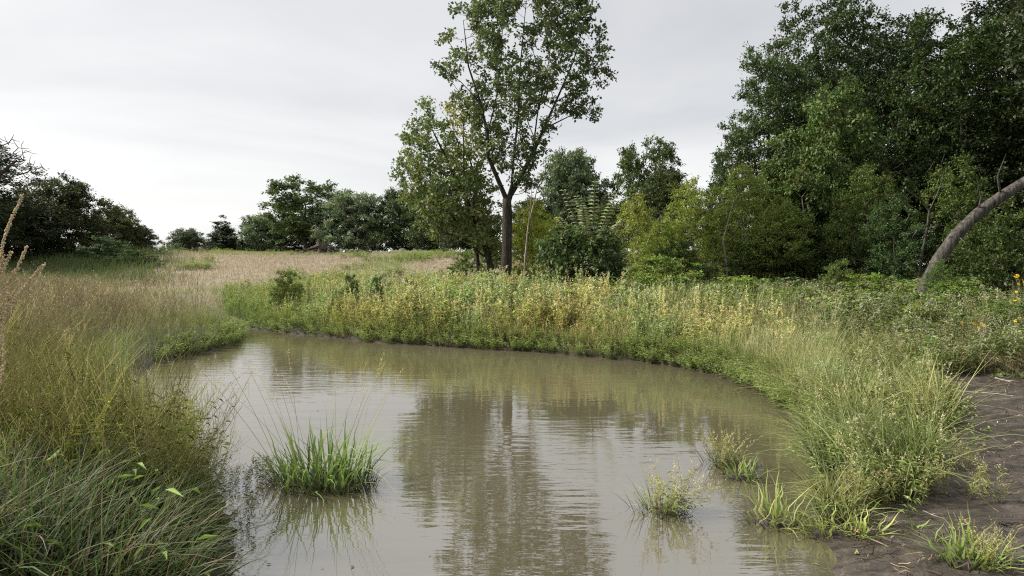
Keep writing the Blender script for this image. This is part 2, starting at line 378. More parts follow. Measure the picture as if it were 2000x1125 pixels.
# ------------------------------------------------------------------ tree generator
def poisson(cands, n, dmin):
    out = []
    arr = np.zeros((0, 3))
    for c in cands:
        if len(out) >= n: break
        if len(out) == 0 or np.min(np.sum((arr - c) ** 2, 1)) > dmin * dmin:
            out.append(c); arr = np.array(out)
    return arr
def lobes_points(lobes, n, dmin, shell=.45):
    """points in a union of ellipsoids, thicker towards their outer shell"""
    lb = np.array(lobes, float); vol = lb[:, 3] * lb[:, 4] * lb[:, 5]
    k = rng.choice(len(lb), n * 14, p=vol / vol.sum())
    d = unit(rng.standard_normal((n * 14, 3))); r = (shell + (1 - shell) * rng.random(n * 14)) ** (1 / 1.5)
    P = lb[k, :3] + d * r[:, None] * lb[k, 3:]
    return poisson(P, n, dmin)
def poly_points(pp, n, dmin, Y, depth, inset=0.0, gap=0.0):
    """points inside a photo outline, at distance Y, spread in depth as a round crown"""
    pp = np.array(pp, float); lo = pp.min(0); hi = pp.max(0); C = []
    cand = lo + (hi - lo) * rng.random((n * 40, 2))
    dd = sdf([tuple(q) for q in pp], cand[:, 0], cand[:, 1])
    ok = (dd < -inset) & (fbm(cand[:, 0] * .034 + 3, cand[:, 1] * .022 + 8, 3) > gap); cand = cand[ok]; dd = dd[ok]
    mx = -dd.min()
    dp = depth * np.sqrt(np.clip(1 - (1 + dd / mx) ** 2, .05, 1)) * rng.uniform(-1, 1, len(cand))
    P = np.array([at(c[0], c[1], Y + q) for c, q in zip(cand, dp)])
    return poisson(P, n, dmin)
def grow(limbs, centers, seg=.45, r_tip=.012, up_pref=.6, gnarl=.12, pw=2.2, thick=1.0):
    pos = []; par = []; minr = []; isw = []
    for L in limbs:
        L = np.array(L, float); pts = [L[0]]
        for a, b in zip(L[:-1], L[1:]):
            n = max(1, int(np.ceil(np.linalg.norm(b[:3] - a[:3]) / seg)))
            for q in range(1, n + 1): pts.append(a + (b - a) * q / n)
        pts = np.array(pts)
        if not pos: prev = -1
        else: prev = int(np.argmin(np.sum((np.array(pos) - pts[0, :3]) ** 2, 1))); pts = pts[1:]
        for q in pts:
            pos.append(q[:3]); par.append(prev); minr.append(q[3]); prev = len(pos) - 1
    tr_n = len(pos)
    P = np.array(pos)
    first = np.argsort([np.min(np.linalg.norm(P - c, axis=1)) for c in centers])
    tips = {}
    z0 = P[:, 2].min(); H = max(np.max(centers[:, 2]), P[:, 2].max()) - z0
    for ci in first:
        c = centers[ci]; dv = c - P; ds = np.linalg.norm(dv, axis=1)
        el = dv[:, 2] / (ds + 1e-6)
        low = (P[:, 2] - z0) < .12 * H
        cost = ds * (1 + up_pref * np.clip(.35 - el, 0, 2) * 1.4) + low * 3.0
        k = int(np.argmin(cost)); dist = ds[k]
        n = max(1, int(np.ceil(dist / seg)))
        a = P[k]; mid = (a + c) / 2 + np.array([0, 0, -.13 * dist]) + rng.normal(0, gnarl * dist * .5, 3) * .6
        tt = np.linspace(0, 1, n + 1)[1:, None]
        path = (1 - tt) ** 2 * a + 2 * tt * (1 - tt) * mid + tt ** 2 * c
        if n > 2: path[:-1] += rng.normal(0, gnarl * seg * .35, (n - 1, 3))
        prev = k
        for q in path: par.append(prev); minr.append(0); pos.append(q); prev = len(pos) - 1
        tips[prev] = ci
        P = np.concatenate([P, path])
    n = len(P); par = np.array(par); acc = np.zeros(n); r = np.zeros(n)
    has = np.zeros(n, bool); has[par[par >= 0]] = True
    for i in range(n - 1, -1, -1):
        v = acc[i] if has[i] else 0
        v = max(v, r_tip ** pw)
        rr = v ** (1 / pw) * thick
        if i < tr_n: rr = max(rr, minr[i]) if minr[i] > 0 else rr
        if minr[i] > 0: rr = minr[i]
        r[i] = rr
        if par[i] >= 0: acc[par[i]] += v
    return P, par, r, tr_n
def wood_buf(P, par, r, minr_draw=.0, col=(1, 1, 1)):
    n = len(P); ch = [[] for _ in range(n)]
    for i in range(n):
        if par[i] >= 0: ch[par[i]].append(i)
    b = Buf(); starts = [(None, 0)]
    while starts:
        p0, i = starts.pop()
        chain = [] if p0 is None else [p0]
        rad = [] if p0 is None else [min(r[p0], r[i] * 1.15)]
        while True:
            chain.append(i); rad.append(r[i])
            if not ch[i]: break
            k = max(ch[i], key=lambda q: r[q])
            for q in ch[i]:
                if q != k: starts.append((i, q))
            i = k
        if len(chain) < 2: continue
        R = np.array(rad); R[-1] *= .5
        if R[:1] < minr_draw: continue
        mx = R.max(); sd = 12 if mx > .15 else 7 if mx > .05 else 4 if mx > .018 else 3
        b.add(*tube(P[chain], R, sd, col, cap=False))
    return b
def spray_leaves(centers, per, rad, lsize, col, flat=.55, shoots=6, spread=None, outward=None, aspect=.62, droop=.2, updir=.35):
    """leaves set along short shoots that leave each cluster centre"""
    n = len(centers); k = shoots; q = max(1, per // shoots)
    d = rng.standard_normal((n, k, 3)); d[..., 2] = d[..., 2] * flat + updir
    if outward is not None: d = d + outward[:, None] * .7
    d = unit(d)
    ln = rad * rng.uniform(.5, 1.15, (n, k))
    t = (np.arange(q) + rng.random((n, k, q))) / q
    t = t ** .8
    B = centers[:, None, None] + d[:, :, None] * (ln[..., None] * t)[..., None]
    B = B + rng.normal(0, rad * .11, B.shape); B[..., 2] -= (t ** 2) * rad * .12
    B = B.reshape(-1, 3); m = len(B)
    dd = np.repeat(d.reshape(-1, 3), q, 0) * .5 + rng.standard_normal((m, 3)) * .8; dd[:, 2] -= .15
    Nn = rng.normal(0, .55, (m, 3)); Nn[:, 2] += 1
    L = lsize * rng.uniform(.65, 1.3, m)
    cc = jit(col, n, .16, .05); cc = np.repeat(cc, k * q, 0) * (1 + .16 * rng.standard_normal((m, 1)))
    return leaves(B, dd, Nn, L, L * aspect * rng.uniform(.8, 1.2, m), np.clip(cc, .008, .6), droop)
class Proto: pass
def make_proto(lobes, n, dmin, H, trunk_r, per, rad, lsize, col, limbs=None, shoots=6, seg=.5, base_r=None, flat=.55, bark=None, shell=.45, aspect=.62, updir=.35, draw=.012):
    p = Proto(); C = lobes_points(lobes, n, dmin, shell)
    if limbs is None:
        top = H * .72
        wob = rng.normal(0, .02 * H, (5, 2)); wob[0] = 0
        limbs = [[(wob[q, 0], wob[q, 1], top * q / 4, trunk_r * (1 - .75 * q / 4)) for q in range(5)]]
    P, par, r, tn = grow(limbs, C, seg=seg)
    p.wood = wood_buf(P, par, r, draw).mesh('tree_wood', bark or M_BARK_DARK, True)
    ctr = np.array(lobes, float)[:, :3].mean(0); ow = unit(C - ctr)
    b = Buf(); b.add(*spray_leaves(C, per, rad, lsize, col, flat, shoots, outward=ow, aspect=aspect, updir=updir))
    p.crown = b.mesh('tree_crown', M_LEAF)
    p.H = max(C[:, 2].max() + rad * .6, H * .5); p.W = max(np.percentile(np.abs(C[:, 0]), 97), .5) * 2 + rad
    return p
def crown_lobes(H, Wd, base, n, rlo, rhi, shape='oval'):
    out = [(0, 0, base + (H - base) * .45, Wd * .30, Wd * .30, (H - base) * .36)]
    for q in range(n):
        f = (q + .5) / n; z = base + (H - base) * (.10 + .86 * f)
        env = {'oval': math.sin(math.pi * min(max(.16 + .80 * f, 0), 1)) ** .7, 'cone': (1 - f) * .95 + .08, 'vase': .45 + .55 * math.sin(math.pi * (.1 + .75 * f)),
               'round': math.sin(math.pi * (.25 + .7 * f)) ** .6}[shape]
        a = q * 2.4 + rng.normal(0, .5); rr = rng.uniform(rlo, rhi) * Wd
        off = max(Wd * .5 * env - rr * .75, 0) * rng.uniform(.7, 1.08)
        out.append((math.cos(a) * off, math.sin(a) * off, z, rr, rr, rr * rng.uniform(.7, 1.0)))
    return out
def root(name, loc, rz=0, scale=(1, 1, 1)):
    o = bpy.data.objects.new(name, None); COL.objects.link(o); o.empty_display_size = .3
    o.location = tuple(float(v) for v in loc); o.rotation_euler = (0, 0, float(rz)); o.scale = tuple(float(v) for v in scale)
    return o
def gz(x, y): return float(ground(np.array([x]), np.array([y]))[0])
def put_tree(p, name, label, px, Y, top, wpx, rz, col=(1, 1, 1), group=None, cat='tree', sink=.1, base=None):
    """place a tree: column px, distance Y, top row and crown width in photo pixels"""
    x = (px - 1000) / F * Y; z = gz(x, Y) - sink if base is None else base
    zt = at(px, top, Y)[2]
    s = (zt - z) / p.H; sx = (wpx / F * Y) / p.W
    o = root(name, (x, Y, z), rz, (sx, sx, s)); tag(o, label, cat, group)
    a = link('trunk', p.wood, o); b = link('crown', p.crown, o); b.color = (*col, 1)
    return o

# ------------------------------------------------------------------ trees
G_DARK = (.062, .082, .036); G_MID = (.080, .105, .040); G_YEL = (.155, .205, .058); G_SILV = (.125, .15, .09)
p_broad = make_proto(crown_lobes(12, 9.5, .6, 20, .19, .29, 'oval'), 330, .5, 12, .28, 117, .95, .24, G_DARK, shoots=9)
p_tall = make_proto(crown_lobes(17, 8.5, 2.5, 24, .17, .26, 'oval'), 380, .55, 17, .32, 100, .85, .19, G_DARK, shoots=9)
p_tall2 = make_proto(crown_lobes(16, 8.0, 3.0, 20, .15, .25, 'vase'), 330, .55, 16, .28, 100, .80, .19, G_MID, shoots=8)
p_round = make_proto(crown_lobes(8, 9.0, .2, 20, .2, .3, 'round'), 320, .5, 8, .25, 128, .9, .26, G_SILV, shoots=8, aspect=.5)
p_dome = make_proto(crown_lobes(8, 9.0, .1, 24, .17, .27, 'round'), 340, .48, 8, .25, 120, .85, .21, (.075, .09, .042), shoots=8)
p_open = make_proto(crown_lobes(11, 9.0, 2.2, 26, .10, .19, 'vase'), 230, .5, 11, .26, 96, .85, .25, G_MID, shoots=8, shell=.2)
p_spire = make_proto([(0, 0, .8 + 8.4 * f, 2.5 * (1 - f) + .25, 2.5 * (1 - f) + .25, .8) for f in np.linspace(0, 1, 13)], 330, .33, 9.5, .2, 105, .6, .24, (.045, .060, .034), shoots=7, aspect=.45, updir=.1)
p_shrub = make_proto(crown_lobes(4, 5.0, .1, 13, .16, .26, 'round'), 190, .34, 4, .07, 90, .45, .13, G_MID, shoots=7, seg=.3)
p_lacy = make_proto(crown_lobes(6.5, 4.6, .8, 14, .15, .25, 'oval'), 210, .36, 6.5, .09, 84, .5, .12, G_YEL, shoots=7, seg=.3, bark=M_BARK_PALE)

far_group = 'trees beyond the field'
# left-hand wood at the edge of the weed field
put_tree(p_tall, 'broadleaf_tree', 'tall dark broadleaf tree beside the bare dead tree at the weed field', -75, 42, 255, 250, .4, (.75, .78, .8))
put_tree(p_dome, 'broadleaf_tree', 'big dark round broadleaf tree next to the bare dead tree', 118, 50, 340, 190, 2.0, (.85, .85, .75))
put_tree(p_dome, 'broadleaf_tree', 'dark low broadleaf tree filling in below the bare dead branches', 15, 47, 380, 170, 4.1, (.7, .75, .7))
put_tree(p_dome, 'broadleaf_tree', 'mid green tree with yellowish flank beside the big dark round tree', 222, 57, 400, 115, 1.2, (1.15, 1.1, .85))
put_tree(p_dome, 'broadleaf_tree', 'small tree ending the dark wood by the gap in the skyline', 278, 60, 440, 66, 3.0, (.8, .88, .85))
put_tree(p_shrub, 'shrub', 'blue green shrub at the foot of the dark wood', 205, 47, 462, 100, .2, (1.0, 1.15, 1.35), cat='shrub')
put_tree(p_shrub, 'shrub', 'dark green low shrub between the dark wood and the weed field', 262, 45, 488, 90, 1.2, (.9, 1.0, .9), cat='shrub')
# beyond the mound
put_tree(p_shrub, 'shrub', 'pale grey green bush in the gap of the skyline', 328, 100, 472, 44, 2.2, (1.3, 1.4, 1.5), cat='shrub')
put_tree(p_round, 'conifer_tree', 'broad dark evergreen beyond the mound beside the spire shaped tree', 370, 92, 446, 92, 2.6, (.6, .66, .64))
put_tree(p_spire, 'conifer_tree', 'pointed dark spire shaped tree beyond the mound', 437, 90, 420, 84, 0, (1.0, 1.05, 1.0))
put_tree(p_round, 'broadleaf_tree', 'pale green round tree between the spire and the open crowned tree', 512, 92, 416, 96, 1.0, (1.3, 1.42, 1.35))
put_tree(p_open, 'broadleaf_tree', 'tall open crowned tree rising above the round trees beyond the field', 597, 90, 346, 150, .7, (1.2, 1.3, 1.25))
put_tree(p_broad, 'broadleaf_tree', 'dark tree filling in under the tall open crowned tree', 600, 96, 425, 130, 2.2, (.9, .95, .9))
put_tree(p_round, 'broadleaf_tree', 'silvery green round tree behind the soil heaps', 693, 86, 372, 150, 3.2, (1.35, 1.42, 1.45))
put_tree(p_broad, 'broadleaf_tree', 'dark green tree next to the silvery round tree', 778, 84, 366, 115, .3, (1.1, 1.2, 1.1))
put_tree(p_broad, 'broadleaf_tree', 'dark green tree behind the leaning twin stemmed tree', 850, 80, 352, 130, 5.0, (1.05, 1.15, 1.0))
put_tree(p_round, 'broadleaf_tree', 'low dark tree closing the field behind the leaning stems', 915, 76, 400, 110, .9, (.6, .66, .5))
# right of the big tree
put_tree(p_round, 'broadleaf_tree', 'large round dark tree behind the big forked tree', 1118, 62, 290, 165, 1.9, (.85, .95, .85))
put_tree(p_broad, 'broadleaf_tree', 'mid green tree seen just past the big trunk behind the dead pole', 1035, 60, 385, 120, 2.0, (1.1, 1.2, .9))
put_tree(p_open, 'broadleaf_tree', 'open crowned tree between the round dark tree and the wood', 1255, 58, 268, 125, 2.4, (1.05, 1.1, .95))
put_tree(p_broad, 'broadleaf_tree', 'mid green tree filling in behind the olive saplings', 1300, 52, 330, 150, 1.4, (1.1, 1.1, .9))
put_tree(p_broad, 'broadleaf_tree', 'low mid green tree behind the frond topped shrub', 1190, 50, 395, 120, 3.4, (1.2, 1.2, .8))
put_tree(p_spire, 'conifer_tree', 'dark blue green evergreen at the edge of the tall wood', 1412, 44, 262, 100, .5, (1.1, 1.3, 1.2))
put_tree(p_lacy, 'sapling', 'yellow green leafy sapling close behind the big trunk', 1040, 33, 385, 95, .3, (2.04, 1.76, 1.01))
put_tree(p_lacy, 'sapling', 'bright yellow leafed sapling between the dead pole and the frond shrub', 1085, 34, 425, 85, 2.3, (2.18, 1.89, 1.04))
put_tree(p_lacy, 'sapling', 'low green sapling at the foot of the leaning tree', 952, 34, 440, 75, 1.7, (.8, .95, .7))
put_tree(p_shrub, 'shrub', 'low bright green shrub on the field edge by the leaning tree', 905, 36, 492, 60, 1.0, (1.6, 1.7, 1.0), cat='shrub')
put_tree(p_lacy, 'sapling', 'small yellow green sapling above the bright vine bush', 1285, 29, 430, 90, 4.4, (1.85, 1.72, 1.20))
put_tree(p_lacy, 'sapling', 'mid green sapling filling the wood edge beside the slim grey stem', 1520, 27.5, 380, 130, 5.2, (1.06, 1.05, 0.81))
put_tree(p_lacy, 'sapling', 'warm green sapling overhanging the dead snag', 1690, 26, 318, 130, 2.9, (.62, .66, .5))
put_tree(p_lacy, 'sapling', 'drooping green sapling between the snag and the leaning trunk', 1870, 24, 300, 150, .9, (.55, .6, .45))
put_tree(p_lacy, 'sapling', 'olive yellow sapling between the frond shrub and the wood', 1245, 33, 375, 95, 1.3, (1.68, 1.44, 1.12))
put_tree(p_lacy, 'sapling', 'bright yellow green sapling in front of the tall wood', 1352, 30, 345, 125, 2.1, (1.79, 1.63, 1.28))
put_tree(p_lacy, 'sapling', 'olive tinted sapling leaning on the tall wood', 1450, 29, 318, 130, 3.3, (1.34, 1.26, 1.05))
put_tree(p_shrub, 'shrub', 'dark green leafy bush at the foot of the bright sapling', 1330, 27, 470, 130, 3.0, (1.1, 1.15, .8), cat='shrub')
# the tall wood
WOOD = 'tall trees of the dark wood'
put_tree(p_tall, 'broadleaf_tree', 'dark tall tree at the outer corner of the wood, lower than its neighbours', 1500, 36, 82, 185, 0.2, (1.0, 1.15, .9))
put_tree(p_tall2, 'broadleaf_tree', 'dark tree with the narrow pointed top, highest at the wood edge', 1600, 38, -30, 190, 1.1, (.6, .7, .55))
put_tree(p_broad, 'broadleaf_tree', 'paler green tree standing out in front of the dark wood', 1625, 30, 150, 220, 2.7, (1.65, 1.8, 1.2))
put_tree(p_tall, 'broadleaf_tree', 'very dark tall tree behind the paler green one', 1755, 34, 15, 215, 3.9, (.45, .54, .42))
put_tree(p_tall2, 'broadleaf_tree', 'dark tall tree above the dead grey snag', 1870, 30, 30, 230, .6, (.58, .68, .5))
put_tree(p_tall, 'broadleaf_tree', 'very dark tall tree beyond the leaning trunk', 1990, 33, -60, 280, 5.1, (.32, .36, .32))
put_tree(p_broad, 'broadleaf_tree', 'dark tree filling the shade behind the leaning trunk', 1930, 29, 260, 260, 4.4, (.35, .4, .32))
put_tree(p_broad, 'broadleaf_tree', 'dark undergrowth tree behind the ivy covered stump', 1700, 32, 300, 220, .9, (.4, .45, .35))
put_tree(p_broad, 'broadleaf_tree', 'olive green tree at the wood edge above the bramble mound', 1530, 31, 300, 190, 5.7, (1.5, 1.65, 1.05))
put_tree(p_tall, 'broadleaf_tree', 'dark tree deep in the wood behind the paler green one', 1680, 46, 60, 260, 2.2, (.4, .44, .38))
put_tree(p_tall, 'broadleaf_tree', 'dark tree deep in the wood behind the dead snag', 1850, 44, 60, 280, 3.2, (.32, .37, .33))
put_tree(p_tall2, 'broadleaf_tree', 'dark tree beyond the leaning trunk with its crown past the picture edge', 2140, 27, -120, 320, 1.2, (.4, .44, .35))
put_tree(p_shrub, 'shrub', 'dark layered shrub under the leaning trunk by the yellow flowers', 1950, 21, 415, 190, 2.1, (.85, .92, .6), cat='shrub')
put_tree(p_lacy, 'sapling', 'leafy shoots crowding the foot of the leaning trunk', 1838, 19.0, 505, 62, 2.2, (.6, .75, .6))
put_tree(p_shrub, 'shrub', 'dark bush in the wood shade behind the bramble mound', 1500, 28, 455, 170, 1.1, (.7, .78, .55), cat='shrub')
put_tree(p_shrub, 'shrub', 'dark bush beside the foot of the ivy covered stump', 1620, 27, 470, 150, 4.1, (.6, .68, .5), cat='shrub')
put_tree(p_shrub, 'shrub', 'tall narrow climbing bush in front of the wood shade', 1640, 20, 508, 75, 3.3, (1.5, 1.5, 1.0), cat='shrub')
put_tree(p_lacy, 'ivy_stump', 'tall stump wrapped in dark ivy under the dead snag', 1745, 24.5, 375, 125, .3, (.42, .55, .65), cat='stump')
put_tree(p_shrub, 'bush', 'bright green vine covered bush in front of the wood', 1292, 22, 500, 170, .7, (2.1, 2.2, 1.3), cat='bush')

def custom_tree(name, label, base, limbs_px, centers, per, rad, lsize, col, bark, shoots=7, cat='tree', leaf=True, seg=.4, r_tip=.011, draw=0, up_pref=.8, aspect=.7, thick=1.0, updir=.35):
    """limbs_px: polylines of (px, py, distance, radius)"""
    base = np.array(base, float)
    limbs = [[(*(at(q[0], q[1], q[2]) - base), q[3]) for q in L] for L in limbs_px]
    limbs[0][0] = (limbs[0][0][0], limbs[0][0][1], -.15, limbs[0][0][3])
    C = centers - base
    P, par, r, tn = grow(limbs, C, seg=seg, r_tip=r_tip, up_pref=up_pref, thick=thick)
    o = root(name, base); tag(o, label, cat)
    link('trunk', wood_buf(P, par, r, draw).mesh('tree_wood', bark, True), o)
    if leaf:
        ow = unit(C - C.mean(0)); ow[:, 2] = np.abs(ow[:, 2])
        b = Buf(); b.add(*spray_leaves(C, per, rad, lsize, col, .6, shoots, outward=ow, aspect=aspect, updir=updir))
        link('crown', b.mesh('tree_crown', M_LEAF), o)
    return o
def base_at(px, Y):
    x = (px - 1000) / F * Y; return np.array([x, Y, gz(x, Y)])
# big forked tree by the water
Yc = 28.0
limbs = [[(990, 580, Yc, .30), (989, 540, Yc, .23), (990, 470, Yc, .205), (991, 425, Yc, .205), (990, 392, Yc, .19)],
         [(990, 392, Yc, 0.107), (972, 350, Yc - .2, 0.094), (953, 305, Yc - .5, 0.082), (952, 262, Yc - .7, 0.070), (938, 200, Yc - .8, 0.049), (915, 130, Yc - 1, 0.033), (905, 40, Yc - 1, 0.015)],
         [(990, 392, Yc, 0.115), (1010, 360, Yc + .2, 0.102), (1040, 300, Yc + .5, 0.086), (1062, 252, Yc + .8, 0.066), (1085, 200, Yc + 1, 0.045), (1120, 120, Yc + 1.2, 0.029), (1150, 10, Yc + 1.4, 0.012)],
         [(990, 395, Yc, 0.074), (1000, 360, Yc, 0.061), (1003, 310, Yc - .3, 0.049), (1012, 230, Yc - .4, 0.037), (1016, 130, Yc - .2, 0.025), (1030, -20, Yc, 0.011)],
         [(952, 262, Yc - .7, 0.037), (968, 200, Yc, 0.029), (978, 120, Yc + .6, 0.021), (985, -10, Yc + 1, 0.010)],
         [(1062, 252, Yc + .8, 0.033), (1110, 228, Yc + 1, 0.021), (1158, 222, Yc + 1, 0.010)],
         [(1085, 200, Yc + 1, 0.029), (1130, 172, Yc + .8, 0.018), (1190, 158, Yc + .8, 0.008)],
         [(938, 200, Yc - .8, 0.025), (900, 160, Yc - 1, 0.016), (860, 130, Yc - 1.2, 0.008)],
         [(1040, 300, Yc + .5, 0.037), (1050, 220, Yc - .4, 0.029), (1072, 120, Yc - .8, 0.018), (1085, -10, Yc - 1, 0.010)]]
outl = [(846, 132), (875, 108), (858, 80), (890, 60), (885, 30), (915, 5), (935, -70), (1000, -70), (1050, -110), (1110, -90), (1150, -60), (1192, 10), (1165, 50), (1195, 90), (1165, 125), (1200, 158), (1150, 172), (1165, 238), (1110, 226), (1088, 262), (1062, 300), (1040, 330), (1050, 372), (1012, 384), (992, 350), (955, 320), (930, 285), (912, 225), (885, 200), (892, 165)]
C = poly_points(outl, 620, .29, Yc, 2.6, gap=.29)
custom_tree('forked_tree', 'big forked tree with sparse airy crown on the bank above the water', base_at(990, Yc), limbs, C, 45, .44, .135, (.112, .145, .060), M_BARK, shoots=5, draw=0, r_tip=.008, up_pref=1.1, updir=.75)
# leaning twin-stemmed tree left of it
Yd = 31.0
limbs = [[(966, 560, Yd, .17), (958, 520, Yd, .15), (945, 470, Yd - .1, .13), (925, 420, Yd - .2, .12), (898, 365, Yd - .3, .09), (872, 310, Yd - .4, .06), (845, 255, Yd - .4, .03)],
         [(925, 420, Yd - .2, .08), (930, 360, Yd + .3, .06), (915, 300, Yd + .4, .03)]]
outl = [(768, 322), (795, 305), (788, 275), (812, 240), (828, 200), (855, 215), (868, 262), (905, 290), (945, 330), (975, 400), (982, 490), (945, 510), (895, 470), (850, 475), (815, 430), (790, 380)]
C = poly_points(outl, 250, .42, Yd, 2.2, gap=.30)
custom_tree('leaning_tree', 'smaller leaning tree with mid green crown next to the big forked tree', base_at(966, Yd), limbs, C, 56, .52, .15, (.16, .20, .075), M_BARK, shoots=7)
Ye = 33.0
limbs = [[(938, 560, Ye, .11), (932, 500, Ye, .10), (915, 440, Ye, .08), (908, 380, Ye, .06), (905, 300, Ye, .04), (905, 230, Ye, .02)]]
outl = [(870, 205), (900, 190), (940, 225), (945, 300), (935, 380), (945, 450), (900, 450), (888, 380), (885, 290)]
C = poly_points(outl, 90, .45, Ye, 1.0)
custom_tree('yellowing_tree', 'slender tree with yellowing leaves behind the leaning tree', base_at(938, Ye), limbs, C, 42, .5, .14, (.24, .24, .06), M_BARK, shoots=6)
# thin dead pole
limbs = [[(1022, 565, 27, .045), (1026, 500, 27, .04), (1032, 440, 27, .034), (1042, 400, 27, .026), (1050, 365, 27, .012)], [(1032, 440, 27, .02), (1036, 405, 26.8, .015), (1040, 350, 26.8, .006)]]
custom_tree('dead_pole_tree', 'thin dead pale stem standing beside the big trunk', base_at(1022, 27), limbs, np.array([at(1052, 352, 27), at(1028, 385, 27), at(1044, 340, 27)]), 1, .1, .1, (.1, .1, .1), M_BARK_PALE, leaf=False, seg=.3, r_tip=.006)
# bare dead tree at the left edge
Yb = 38.0
limbs = [[(-40, 540, Yb, .28), (-38, 450, Yb, .24), (-25, 380, Yb, .17), (-5, 345, Yb, .11), (30, 315, Yb, .06)], [(-25, 380, Yb, .12), (-20, 330, Yb, .09), (0, 285, Yb, .04)]]
C = poly_points([(-60, 300), (0, 262), (40, 262), (75, 300), (96, 330), (85, 352), (40, 372), (-10, 350)], 110, .36, Yb, 1.6)
custom_tree('bare_tree', 'bare dead tree with fine twigs at the edge of the weed field', base_at(-40, Yb), limbs, C, 1, .1, .1, (.1, .1, .1), M_BARK_DARK, leaf=False, seg=.35, r_tip=.016, up_pref=.3)
# leaning trunk at the right
Yl = 20.0
limbs = [[(1796, 590, Yl, .30), (1810, 556, Yl, .205), (1834, 505, Yl, .178), (1868, 458, Yl, .168), (1910, 416, Yl, .152), (1955, 384, Yl, .156), (2003, 354, Yl + .2, .142), (2060, 318, Yl + .4, .19), (2110, 250, Yl + .6, .12), (2140, 150, Yl + .8, .08), (2150, 20, Yl + 1, .04)],
         [(1910, 416, Yl, .035), (1916, 385, Yl - .2, .022), (1908, 350, Yl - .3, .010)], [(1955, 384, Yl, .04), (1948, 345, Yl - .2, .025), (1965, 300, Yl - .4, .012)], [(1868, 458, Yl, .03), (1880, 470, Yl - .3, .018), (1892, 476, Yl - .4, .010)]]
C = poly_points([(1940, -120), (1990, 40), (1950, 110), (2000, 170), (2060, 240), (2150, 260), (2330, 180), (2350, -100), (2200, -260), (2020, -240)], 170, .5, Yl + .6, 2.6)
custom_tree('leaning_trunk_tree', 'tree with a thick bare grey trunk leaning hard over the bramble mound', base_at(1806, Yl), limbs, C, 66, .65, .15, (.045, .058, .026), M_BARK_GREY, shoots=7, up_pref=1.2)
# dead pale snag in front of the wood
Ys = 23.5
limbs = [[(1790, 565, Ys, 0.055), (1800, 500, Ys, 0.050), (1812, 440, Ys, 0.044), (1815, 412, Ys, 0.039), (1800, 392, Ys, 0.033), (1775, 375, Ys - .2, 0.028), (1757, 362, Ys - .3, 0.014)],
         [(1812, 440, Ys, 0.028), (1790, 452, Ys - .3, 0.022), (1782, 462, Ys - .4, 0.011)],
         [(1815, 412, Ys, 0.025), (1832, 375, Ys, 0.019), (1842, 345, Ys + .1, 0.011), (1838, 318, Ys, 0.006)],
         [(1800, 392, Ys, 0.017), (1788, 360, Ys - .3, 0.011), (1752, 335, Ys - .4, 0.006)]]
C = np.array([at(q[0], q[1], Ys + rng.normal(0, .3)) for q in [(1745, 330), (1760, 345), (1722, 362), (1735, 385), (1810, 335), (1825, 310), (1850, 325), (1858, 350), (1845, 300), (1765, 400), (1770, 310), (1800, 300)]])
custom_tree('dead_snag', 'dead pale branching snag in front of the dark wood', base_at(1790, Ys), limbs, C, 1, .1, .1, (.1, .1, .1), M_BARK_GREY, leaf=False, seg=.22, r_tip=.006, cat='dead tree')
# slim pale stems in front of the wood
for (a, b_, c, yy, lab) in [((1425, 560), (1412, 470), (1432, 395), 27.5, 'slim pale stem bent in front of the olive sapling'), ((1276, 560), (1262, 480), (1278, 440), 31, 'slim pale stem beside the olive yellow sapling'), ((1572, 580), (1578, 480), (1566, 385), 29, 'slim grey stem rising at the olive wood edge')]:
    limbs = [[(*a, yy, .045), ((a[0] + b_[0]) / 2, (a[1] + b_[1]) / 2, yy, .04), (*b_, yy, .03), (*c, yy, .015)]]
    C = np.array([at(c[0] + dx, c[1] + dy, yy) for dx, dy in ((12, -20), (-14, -12), (16, 8), (-8, 22))])
    custom_tree('slim_sapling', lab, base_at(a[0], yy), limbs, C, 1, .1, .1, (.1, .1, .1), M_BARK_PALE, leaf=False, seg=.3, cat='sapling', draw=.0)

